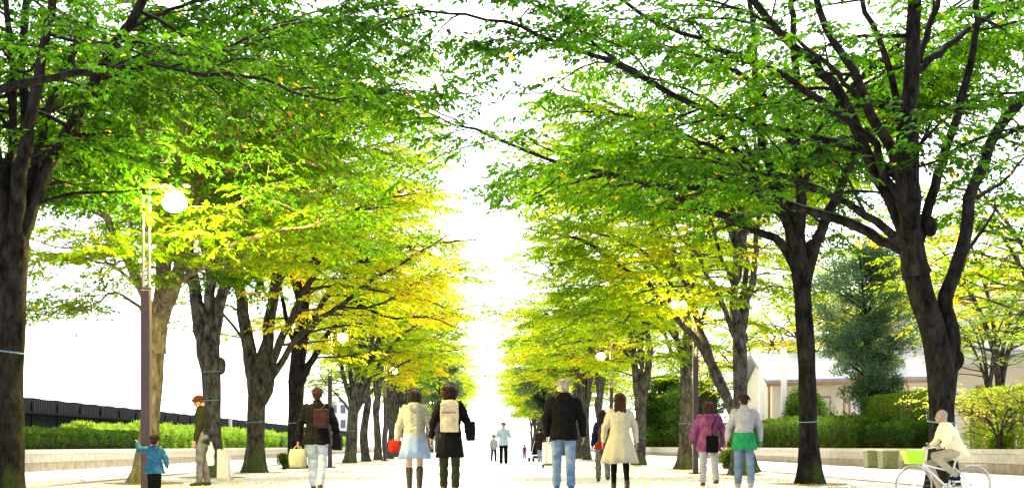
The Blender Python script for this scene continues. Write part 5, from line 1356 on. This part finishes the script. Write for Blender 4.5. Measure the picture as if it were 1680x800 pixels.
# 3 striped walker
p = person('walker in black jacket and washed pale blue jeans carrying bags, seen from behind', G(520, 108), 1.72, 0.0,
    dict(shoulder=0.20, legs=((0.40, 0.1), (-0.12, 0.5)), arms=(((-0.3, 0.05, -1), (-0.12, 0.1, -1)), ((0.35, -0.1, -1), (0.15, 0.2, -1))),
         hair=(H_BROWN, 'short'), top=(M_BLACK, 0.80, 0.055), topflare=0.03, bottom=(M_LJEANS, 'trousers'), shoes=(M_DARKSHOE, 0.05)), group=AW)
hold_bag('shopping_bag', 'pale grey carrier bag in the left hand of the walker in washed jeans', 'bag', p, -1, M_HOODIE, 0.13, 0.06, 0.28, 0.05)
shoulder_bag('black bag hanging at the right side of the walker in washed jeans', p, 1, M_BLACK, 0.16, 0.07, 0.26, z=0.84, out=0.33)
shoulder_bag('dark brown bag on the back of the walker in washed jeans', p, 1, M_MAROON, 0.07, 0.12, 0.30, z=1.22, out=0.10, y=-0.23)
# 4 woman in hoodie and blue skirt
p = person('woman in pale hooded jacket, light blue skirt and dark boots, seen from behind', G(680, 111), 1.62, 0.0,
    dict(shoulder=0.175, legs=((0.25, 0.05), (-0.18, 0.15)), arms=(((-0.32, -0.02, -1), (-0.12, 0.1, -1)), ((0.34, -0.15, -1), (0.14, 0.1, -1))),
         hair=(H_DBROWN, 'bob'), top=(M_HOODIE, 0.84, 0.055), topflare=0.0, hood=True, bottom=(SKIN, 'none'), skirt=(M_BSKIRT, 0.56, 0.27), shoes=(M_DARKSHOE, 0.72)), group=AW)
hold_bag('handbag', 'small red handbag in the left hand of the woman in blue skirt', 'bag', p, -1, M_RED, 0.10, 0.05, 0.17, 0.05, off=(-0.02, 0, 0.12))
# 5 woman with backpack
p = person('woman with reddish hair, black top, black skirt and olive trousers, seen from behind', G(738, 114), 1.66, 0.0,
    dict(shoulder=0.18, legs=((0.16, 0.05), (-0.14, 0.12)), arms=(((-0.34, -0.1, -1), (-0.12, 0.15, -1)), ((0.36, 0.05, -1), (0.10, 0.3, -1))),
         hair=(H_MAROON, 'bob'), top=(M_BLACK, 0.90, 0.04), bottom=(M_OLIVE, 'trousers'), skirt=(M_BLACK, 0.56, 0.22), shoes=(M_DARKSHOE, 0.05)), group=AW)
backpack('cream backpack worn by the woman in black with reddish hair', p, M_SAND, 0.145, 0.46, 0.09)
shoulder_bag('black leather bag on the right arm of the backpack woman', p, 1, M_BLACK, 0.14, 0.07, 0.30, z=0.98, out=0.33)
# 6 far man in plaid shirt facing us
p = person('distant man in pale blue plaid shirt and black trousers walking towards us', G(826, 44.5), 1.68, PI,
    dict(legs=((0.12, 0.05), (-0.10, 0.1)), arms=(((-0.35, 0.1, -1), (0.6, 0.75, 0.15)), ((0.3, 0.1, -1), (-0.5, 0.8, 0.1))),
         hair=(H_BROWN, 'short'), top=(M_PLAID, 0.80, 0.045), topname='shirt', topflare=0.03, bottom=(M_BLACK, 'trousers'), shoes=(M_LAV, 0.05)), group=AW)
p = person('distant person in white shirt and navy trousers left of the plaid man', G(810, 37), 1.15, PI + 0.3,
    dict(headscale=1.25, legs=((0.2, 0.1), (-0.2, 0.2)), hair=(H_BROWN, 'short'), top=(M_LAV, 0.82, 0.04), topname='shirt', bottom=(M_NAVY, 'trousers')), group=AW)
p = person('tiny far child in pale pink top and navy trousers right of the plaid man', G(860.5, 30), 0.75, PI,
    dict(headscale=1.5, legs=((0.2, 0.1), (-0.2, 0.2)), hair=(H_BROWN, 'short'), top=(M_PURPLE, 0.82, 0.05), bottom=(M_NAVY, 'trousers')), group=AW)
p = person('far person in dark maroon coat pushing a pushchair, left of the pale haired man', G(887, 38), 1.55, -0.15,
    dict(legs=((0.2, 0.1), (-0.2, 0.15)), arms=(((-0.25, 0.3, -1), (0, 1, -0.1)), ((0.25, 0.3, -1), (0, 1, -0.1))), hair=(H_BLACK, 'short'), top=(M_MAROON, 0.62, 0.05), topflare=0.03, bottom=(M_LJEANS, 'trousers')), group=AW)
def pushchair(label, px, s, rz):
    r = thing('pushchair', label, 'pushchair', G(px, s), rz)
    for x in (-0.24, 0.24):
        for y in (-0.28, 0.30):
            bm = bmesh.new(); n = 18
            rr = [[Vector((x + q * 0.02, y + math.cos(a) * rd, 0.09 + math.sin(a) * rd)) for q, rd in ((-1, .085), (1, .085), (1, .06), (-1, .06))] for a in [2 * PI * i / n for i in range(n + 1)]]
            rings(bm, rr, cap=False); tube(bm, [(x, y - .06, .09), (x, y + .06, .09)], 0.008, 6); obj('wheel', bm, M_RUBBER, r)
    for x in (-0.22, 0.22):
        bm = bmesh.new(); tube(bm, [(x, 0.30, 0.10), (x, 0.0, 0.42), (x, -0.30, 0.80), (x, -0.46, 0.98)], 0.012, 8); tube(bm, [(x, -0.28, 0.10), (x, 0.0, 0.42)], 0.012, 8); obj('frame_side', bm, M_CHROME, r)
    bm = bmesh.new(); tube(bm, [(-0.22, -0.46, 0.98), (0.22, -0.46, 0.98)], 0.016, 8); obj('handlebar', bm, M_RUBBER, r)
    bm = bmesh.new(); tube(bm, [(0, 0.28, 0.36), (0, 0.0, 0.40), (0, -0.22, 0.78)], [0.19, 0.2, 0.19], 12, 0.3); obj('seat', bm, M_NAVY, r, True)
    bm = bmesh.new(); ell(bm, (0, -0.14, 0.74), (0.22, 0.2, 0.18), 14); obj('hood', bm, M_MAROON, r, True)
    bm = bmesh.new(); box(bm, -0.16, 0.16, -0.22, 0.12, 0.16, 0.26, 0.03); obj('basket', bm, M_BLACK, r)
pushchair('small dark pushchair on the far paving just left of the person in maroon', 880, 36.5, 0.3)
def trolley(label, px, s):
    r = thing('trolley_bag', label, 'trolley bag', G(px, s), 0.1)
    bm = bmesh.new(); box(bm, -0.24, 0.24, -0.15, 0.15, 0.13, 0.82); union('bag_body', bm, M_WBAG, r, 0.02, 6, disp=0.008)
    bm = bmesh.new(); box(bm, -0.26, 0.26, -0.16, 0.18, 0.085, 0.125, 0.01); obj('base', bm, M_BLACK, r)
    for x in (-0.22, 0.22):
        bm = bmesh.new(); tube(bm, [(x - .02, 0.1, 0.065), (x + .02, 0.1, 0.065)], 0.062, 14); obj('wheel', bm, M_RUBBER, r)
    bm = bmesh.new(); tube(bm, [(-0.15, -0.16, 0.1), (-0.15, -0.17, 1.0), (0.15, -0.17, 1.0), (0.15, -0.16, 0.1)], 0.01, 8); obj('handle', bm, M_CHROME, r)
trolley('white trolley bag with dark base at the left of the pale haired man', 903, 52)
# 10 man in black jacket
p = person('pale haired man in bulky black jacket and blue jeans, seen from behind', G(925, 111), 1.80, 0.0,
    dict(shoulder=0.20, legs=((0.30, 0.1), (-0.22, 0.2)), arms=(((-0.26, 0.05, -1), (0.1, 0.3, -1)), ((0.28, 0.0, -1), (0.1, 0.3, -1))),
         hair=(H_PALE, 'short'), top=(M_BLACK, 0.80, 0.06), topflare=0.02, hood=True, bottom=(M_JEANS, 'trousers'), shoes=(M_BLUEJ, 0.05)), group=AW)
# 11 woman in cream coat
p = person('woman with long brown hair in knee length cream coat and black tights, seen from behind', G(1017, 106), 1.62, 0.0,
    dict(shoulder=0.175, legs=((0.20, 0.1), (-0.2, 0.3)), arms=(((-0.34, 0.0, -1), (-0.10, 0.3, -1)), ((0.34, 0.0, -1), (0.12, 0.2, -1))),
         hair=(H_BROWN, 'long'), top=(M_CREAMC, 0.93, 0.045), topname='coat', bottom=(M_BLACK, 'tights'), skirt=(M_CREAMC, 0.50, 0.33), shoes=(M_DARKSHOE, 0.1)), group=AW)
# 12 person beside in red and dark
p = person('person in dark top with red hem walking just left of the cream coat', G(989, 84), 1.48, 0.0,
    dict(shoulder=0.17, legs=((0.2, 0.1), (-0.25, 0.2)), hair=(H_DBROWN, 'bob'), top=(M_NAVY, 0.86, 0.04), bottom=(M_GREYJ, 'trousers'), under=(M_RED, 0.80, 0.95, 0.03), undername='red_hem'), group=AW)
backpack('brown and red backpack on the person left of the cream coat', p, M_BROWNC, 0.13, 0.36, 0.08, zc=1.10, m2=M_RED)
# 13 woman in purple
p = person('person in purple patterned jacket with dark brown hair, seen from behind on the right', G(1163, 94), 1.58, 0.0,
    dict(shoulder=0.19, legs=((0.2, 0.1), (-0.22, 0.3)), arms=(((-0.42, 0.0, -1), (-0.1, 0.3, -1)), ((0.42, 0.0, -1), (0.1, 0.25, -1))),
         hair=(H_BROWN, 'bob'), top=(M_PURPLE, 0.72, 0.07), topflare=0.05, bottom=(M_LAV, 'trousers'), shoes=(M_BROWNC, 0.1)), group=AW)
shoulder_bag('black bag at the back of the person in purple jacket', p, 1, M_BLACK, 0.06, 0.12, 0.34, z=0.86, out=0.02, y=-0.26)
# 14 person in lilac and green
p = person('person in pale lilac top with green hem and jeans, seen from behind on the right', G(1221, 97), 1.68, 0.0,
    dict(shoulder=0.20, legs=((0.12, 0.05), (-0.12, 0.12)), arms=(((-0.32, 0.0, -1), (-0.1, 0.2, -1)), ((0.36, 0.0, -1), (0.1, 0.25, -1))),
         hair=(H_BROWN, 'short'), top=(M_LAV, 0.98, 0.045), topname='shirt', bottom=(M_JEANS, 'trousers'), under=(M_GREEN, 0.70, 1.02, 0.045), undername='green_shirt_tail', shoes=(M_LAV, 0.05)), group=AW)
hold_bag('shopping_bag', 'green cloth bag in the right hand of the person in lilac top', 'bag', p, 1, M_GREEN, 0.09, 0.04, 0.2, 0.03, off=(-0.06, 0, 0.2))

# 15 cyclist passing close at right
def bicycle(label, pos, rz):
    r = thing('bicycle', label, 'bicycle', pos, rz, None, 0.66)          # local +y is forward
    for y in (-0.52, 0.54):
        bm = bmesh.new(); n = 40
        rings(bm, [[Vector((math.cos(b) * 0.018, y + math.cos(a) * (0.325 + math.sin(b) * 0.018), 0.345 + math.sin(a) * (0.325 + math.sin(b) * 0.018))) for b in [2 * PI * j / 8 for j in range(8)]] for a in [2 * PI * i / n for i in range(n + 1)]], cap=False)
        w_ = obj('wheel', bm, M_GREYTYRE, r, True)
        bm = bmesh.new()
        for i in range(16):
            a = 2 * PI * i / 16; tube(bm, [(0.01 * (-1) ** i, y, 0.345), (0, y + math.cos(a) * 0.31, 0.345 + math.sin(a) * 0.31)], 0.0022, 4)
        tube(bm, [(-0.04, y, 0.345), (0.04, y, 0.345)], 0.02, 10)
        obj('spokes', bm, M_CHROME, w_)
        bm = bmesh.new(); q = [(0, y + math.cos(a) * 0.365, 0.345 + math.sin(a) * 0.365) for a in [PI * (0.05 + 0.9 * i / 12) for i in range(13)]]; tube(bm, q, [0.026] * 13, 8, 0.4); obj('mudguard', bm, M_CHROME, r, True)
    bm = bmesh.new()
    for a, b in (((0, -0.08, 0.30), (0, -0.22, 0.80)), ((0, -0.08, 0.30), (0, 0.36, 0.72)), ((0, 0.36, 0.72), (0, -0.17, 0.60)), ((0, 0.34, 0.90), (0, 0.38, 0.64))): tube(bm, [a, b], 0.018, 10)
    for x in (-0.05, 0.05):
        tube(bm, [(x * .4, -0.08, 0.30), (x, -0.52, 0.345)], 0.011, 8); tube(bm, [(x * .3, -0.19, 0.68), (x, -0.52, 0.345)], 0.010, 8); tube(bm, [(x, 0.385, 0.62), (x, 0.54, 0.345)], 0.013, 8)
    obj('frame', bm, M_WHITE, r, True)
    bm = bmesh.new(); tube(bm, [(-0.28, 0.10, 1.02), (-0.26, 0.26, 1.04), (-0.10, 0.34, 1.02), (0.10, 0.34, 1.02), (0.26, 0.26, 1.04), (0.28, 0.10, 1.02)], 0.013, 8); tube(bm, [(0, 0.34, 0.88), (0, 0.34, 1.02)], 0.013, 8); obj('handlebar', bm, M_CHROME, r, True)
    bm = bmesh.new(); rings(bm, [[(-.13, .42, .74), (.13, .42, .74), (.13, .66, .74), (-.13, .66, .74)], [(-.17, .40, .98), (.17, .40, .98), (.17, .74, .98), (-.17, .74, .98)]]); obj('front_basket', bm, M_LIME, r)
    bm = bmesh.new(); ell(bm, (0, -0.25, 0.86), (0.08, 0.13, 0.035), 14); ell(bm, (0, -0.14, 0.86), (0.03, 0.1, 0.025), 10); obj('saddle', bm, M_RUBBER, r, True)
    bm = bmesh.new(); tube(bm, [(0.05, -0.08, 0.30), (-0.05, -0.08, 0.30)], 0.02, 8); tube(bm, [(0.07, -0.08, 0.30), (0.07, 0.04, 0.18)], 0.010, 6); tube(bm, [(-0.07, -0.08, 0.30), (-0.07, -0.20, 0.42)], 0.010, 6); box(bm, 0.06, 0.15, -0.01, 0.09, 0.165, 0.19); box(bm, -0.15, -0.06, -0.25, -0.15, 0.41, 0.435); tube(bm, [(0.03, -0.08, 0.30), (0.035, -0.08, 0.30)], 0.09, 20); obj('pedals', bm, M_CHROME, r)
    bm = bmesh.new()
    for x in (-.05, .05): tube(bm, [(x, -0.32, 0.72), (x, -0.74, 0.72)], 0.008, 6)
    for y in (-.36, -.5, -.64, -.74): tube(bm, [(-.06, y, .72), (.06, y, .72)], 0.007, 6)
    obj('carrier', bm, M_CHROME, r)
bx_, by_ = (1548 - VX) / 137, F / 137
bicycle('small white bicycle with lime green front basket passing before the leaning tree', (bx_, by_, 0), PI / 2)
def rider(label):
    r = thing('person', label, 'person', (bx_, by_, 0), PI / 2, None, 0.66)
    hip = Vector((0, -0.25, 0.96)); chest = Vector((0, -0.05, 1.36)); nk = Vector((0, 0.0, 1.46)); hc = Vector((0, 0.05, 1.585))
    bm = bmesh.new()
    def torso(bm, g):
        secs = [(0, .15, .10), (.2, .16, .105), (.5, .15, .10), (.8, .17, .11), (1.0, .15, .09)]
        d = (chest - hip).normalized(); v = Vector((0, d.z, -d.y)); n = 18
        rings(bm, [[hip.lerp(chest, t) + Vector((1, 0, 0)) * math.cos(a) * (rx + g) + v * math.sin(a) * (ry + g) for a in [2 * PI * i / n for i in range(n)]] for t, rx, ry in secs])
        ell(bm, hip, (.155 + g, .12 + g, .12 + g), 16); ell(bm, chest, (.15 + g, .09 + g, .09 + g), 16)
    torso(bm, 0)
    capsule(bm, chest, nk + Vector((0, 0.02, 0.05)), .06, .052, 12)
    ell(bm, hc + Vector((0, -0.005, 0.018)), (.074, .093, .098), 18); ell(bm, hc + Vector((0, 0.02, -0.045)), (.056, .066, .07), 14)
    capsule(bm, hc + Vector((0, .085, .006)), hc + Vector((0, .1, -.026)), .009, .013, 8)
    capsule(bm, hc + Vector((-.018, .085, -.058)), hc + Vector((.018, .085, -.058)), .008, .008, 8)
    for sx in (-1, 1): ell(bm, hc + Vector((sx * .075, -.005, -.01)), (.012, .02, .03), 8)
    legs = {1: (hip + Vector((.09, .02, -.02)), Vector((.10, .22, .72)), Vector((.10, 0.02, .27))), -1: (hip + Vector((-.09, .02, -.02)), Vector((-.10, .20, .88)), Vector((-.10, -.20, .52)))}
    arms = {1: (chest + Vector((.18, .02, .0)), Vector((.27, .02, 1.16)), Vector((.28, .13, 1.07))), -1: (chest + Vector((-.18, .02, .0)), Vector((-.27, .02, 1.16)), Vector((-.28, .13, 1.07)))}
    for sx in (-1, 1):
        a, b, c = legs[sx]; capsule(bm, a, b, .085, .055, 12); capsule(bm, b, c, .055, .038, 12); capsule(bm, c + Vector((0, -.03, -.03)), c + Vector((0, .12, -.045)), .035, .026, 8)
        a, b, c = arms[sx]; capsule(bm, a, b, .05, .038, 12); capsule(bm, b, c, .038, .027, 12); hand(bm, c - Vector((0, .03, 0)), (0, 0.9, -0.35), sx, 0.9)
    union('body', bm, SKIN, r, 0.0085, 2)
    for sx in (-1, 1):
        bm = bmesh.new(); ell(bm, hc + Vector((sx * .03, .082, .004)), (.011, .009, .007), 8); obj('eye', bm, M_EYE, r, True)
    bm = bmesh.new(); ell(bm, hc + Vector((0, -.022, .034)), (.088, .1, .1), 18); ell(bm, hc + Vector((0, -.05, -.05)), (.085, .06, .08), 14); union('hair', bm, H_PALE, r, .01, 2, disp=.006, dscale=18)
    bm = bmesh.new(); torso(bm, .05)
    for sx in (-1, 1):
        a, b, c = arms[sx]; capsule(bm, a, b, .085, .065, 12); capsule(bm, b, b.lerp(c, .9), .065, .048, 12)
    capsule(bm, chest, nk, .085, .075, 12); ell(bm, hip + Vector((0, -.06, -.06)), (.21, .16, .10), 16)
    union('jacket', bm, M_YELC, r, .011, 2, disp=.008, dscale=10)
    bm = bmesh.new()
    for sx in (-1, 1):
        a, b, c = legs[sx]; capsule(bm, a, b, .105, .075, 12); capsule(bm, b, c.lerp(b, .06), .075, .055, 12)
    ell(bm, hip, (.175, .14, .13), 14); union('trousers', bm, M_SAND, r, .011, 2, disp=.006, dscale=11)
    for sx in (-1, 1):
        c = legs[sx][2]; bm = bmesh.new(); capsule(bm, c + Vector((0, -.035, -.035)), c + Vector((0, .11, -.045)), .045, .036, 10); capsule(bm, c + Vector((0, 0, .02)), c, .045, .046, 10); union('shoe', bm, M_NAVY, r, .01, 2)
rider('child in loose pale yellow jacket cycling left past the leaning tree')
